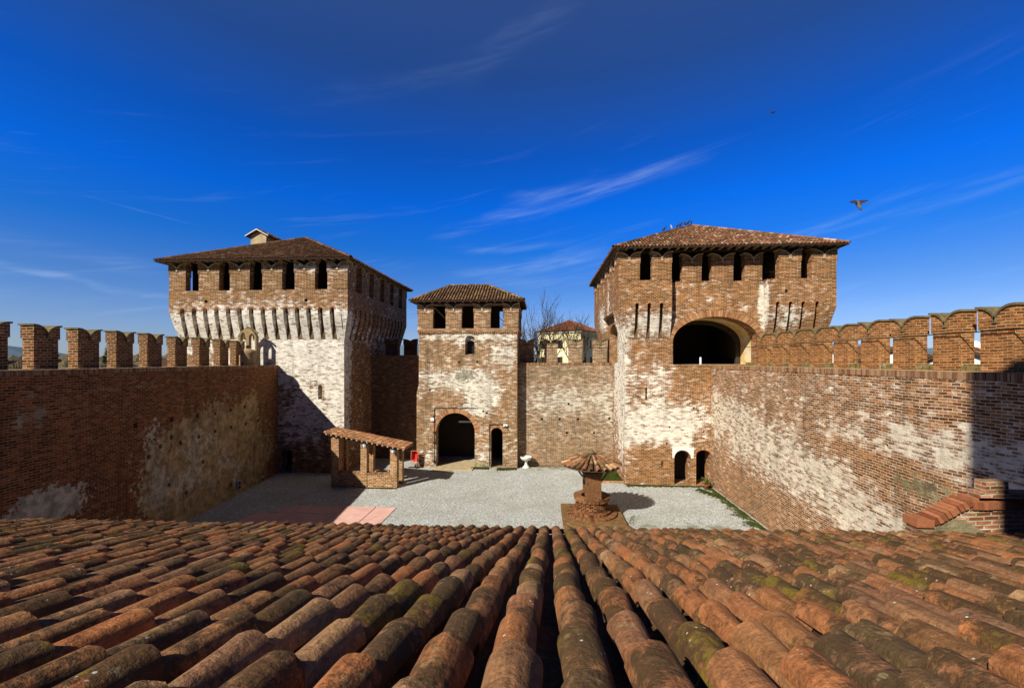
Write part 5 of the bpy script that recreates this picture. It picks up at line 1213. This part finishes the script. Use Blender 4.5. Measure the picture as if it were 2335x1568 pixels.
def town_house(x, y, w_, d_, ze, zr_, label, wall, rz=0.0):
    e = empty("town_house", (x, y, -.6), label, "house"); e.rotation_euler = (0, 0, rz)
    a = M(); a.box(-w_ / 2, w_ / 2, -d_ / 2, d_ / 2, 0, ze + .6); a.prism([(-w_ / 2, -d_ / 2, ze + .6), (-w_ / 2, d_ / 2, ze + .6), (-w_ / 2, 0, zr_ + .5)], (w_, 0, 0)); a.build("wall", wall, e)
    t_ = M(); s_ = M()
    for sg in (-1, 1):
        e0_, e1_ = Vector((-w_ / 2 - .4, sg * (d_ / 2 + .5), ze + .5)), Vector((w_ / 2 + .4, sg * (d_ / 2 + .5), ze + .5)); r0_, r1_ = Vector((-w_ / 2 - .4, 0, zr_ + .8)), Vector((w_ / 2 + .4, 0, zr_ + .8))
        roof_plane(t_, s_, e0_, e1_, r0_ + Vector((.001, 0, 0)), r1_ - Vector((.001, 0, 0)), pitch=.3, row=.45, r=.11, seg=3, th=.15)
    t_.build("roof", m_tdark, e, rnd=True); s_.build("roof_boarding", m_wood, e)
    for i in range(3):
        q = M(); xx = -w_ / 2 + w_ * (i + .5) / 3; q.box(xx - .45, xx + .45, -d_ / 2 - .05, -d_ / 2 + .03, ze - 1.4, ze - .2); q.build("window", m_glass, e)
        q = M(); q.box(-w_ / 2 - .05, -w_ / 2 + .03, -.6 + i * 2 - 2, .4 + i * 2 - 2, ze - 1.4, ze - .2); q.build("window", m_glass, e)
    return e
m_cream = plain("town_white_wall", (.8, .78, .7), .9, .1, 1)
town_house(42, 42, 12, 9, 8.0, 10.0, "tiled roof seen through the gap left of the last merlon on the right", m_cream, R(20))
town_house(40, 52, 9, 9, 8.6, 10.2, "white house with brown roof seen between the third and second last merlons on the right", m_cream, R(60))
town_house(52, 74, 12, 9, 9.2, 11.0, "white gable peeping between merlons near the right tower's side", m_cream, R(10))
town_house(-66, 78, 22, 9, 7.6, 9.6, "long red-roofed house beyond the left wall near the left tower", plain("rust_wall", (.4, .2, .12), .9), R(-30))
e = empty("satellite_dish", (37.6, 40.2, 9.9), "white satellite dish on the tiled roof beyond the right wall", "dish")
d_ = M(); d_.lathe((0, 0, 0), [(.0, 0), (.25, .03), (.42, .1), (.5, .17), (.47, .17), (.25, .07), (0, .04)], 20); q = d_.build("reflector", m_white, e, smooth=True); q.rotation_euler = (R(70), 0, R(-45)); q.location = (0, 0, .3)
d_ = M(); d_.tube([(0, 0, .3), (0, .1, -.6)], .03, 6); d_.build("mast", m_iron, e)

# ================================================================= GRASS
gr = M(); rn = random.Random(77)
def strip(p0, p1, w0, w1, n_, h=.09, side=(0, -1), patchy=.0):
    p0, p1 = Vector(p0), Vector(p1); s_ = Vector(side).normalized()
    for i in range(n_):
        t = rn.random(); wdt = w0 + (w1 - w0) * t; q = abs(rn.gauss(0, .45))
        if patchy and math.sin(t * 23 + 1) + math.sin(t * 57) + rn.uniform(-1, 1) < patchy: q *= 1.0; 
        if patchy and (math.sin(t * 31 + 1) + math.sin(t * 77 + q * 6)) < -0.4 and rn.random() < .8: continue
        wob = .25 * math.sin(t * 40) + .2 * math.sin(t * 97 + 1)
        p = p0 + (p1 - p0) * t + s_ * min(q, 1.3) * wdt * (1 + wob); a = rn.uniform(0, 3.14); hh = h * rn.uniform(.4, 1.3); ww = .025
        dx, dy = math.cos(a) * ww, math.sin(a) * ww
        gr.face([(p.x - dx, p.y - dy, 0), (p.x + dx, p.y + dy, 0), (p.x + rn.uniform(-.04, .04), p.y + rn.uniform(-.04, .04), hh)])
strip((6.1, 31.6), (12.0, 31.6), .35, .2, 6000, h=.07)
strip((11.95, 31.3), (11.95, 23.0), .35, .8, 9000, h=.07, side=(-1, 0), patchy=.1)
strip((11.0, 31.0), (12, 29), .5, .5, 2500, side=(-1, -1))
for i in range(9000):   # grassy bank at the corner of the right tower and the back wall
    x = rn.uniform(3.9, 6.0); y = rn.uniform(32.3, 36.6)
    if x < 4.3 + (y - 32.3) * .15 + rn.uniform(-.2, .2): continue
    a = rn.uniform(0, 3.14); gr.face([(x - .025 * math.cos(a), y - .025 * math.sin(a), .02), (x + .025 * math.cos(a), y + .025 * math.sin(a), .02), (x + rn.uniform(-.04, .04), y, rn.uniform(.06, .2))])
strip((-5.9, 35.75), (-4.4, 35.75), .3, .4, 2200, .1); strip((-3.7, 35.6), (-2.1, 35.75), .55, .3, 2600, .1)
strip((-12.3, 29.6), (-10.2, 29.6), .12, .12, 700, .07); strip((-11.2, 35.6), (-10.0, 35.7), .2, .2, 500, .08); strip((1.3, 23.2), (4.6, 23.2), .15, .15, 600, .06); strip((4.7, 24.0), (5.2, 25.4), .5, .4, 200, .03, (1, 0))
strip((-2, 36.6), (5, 36.6), .12, .12, 500, .06)
tag(gr.build("grass", m_grass), "green grass tufts along the foot of the walls", "grass", kind='stuff')
# low brick kerb and turf of the planted corner
kb = M(); kb.box(3.9, 6.0, 32.0, 32.2, -.02, .14); tag(kb.build("garden_kerb", m_shed), "low mossy brick kerb of the planted corner beside the right tower", "kerb")

for o_ in protos:
    for c_ in list(o_.children): bpy.data.objects.remove(c_, do_unlink=True)
    bpy.data.objects.remove(o_, do_unlink=True)
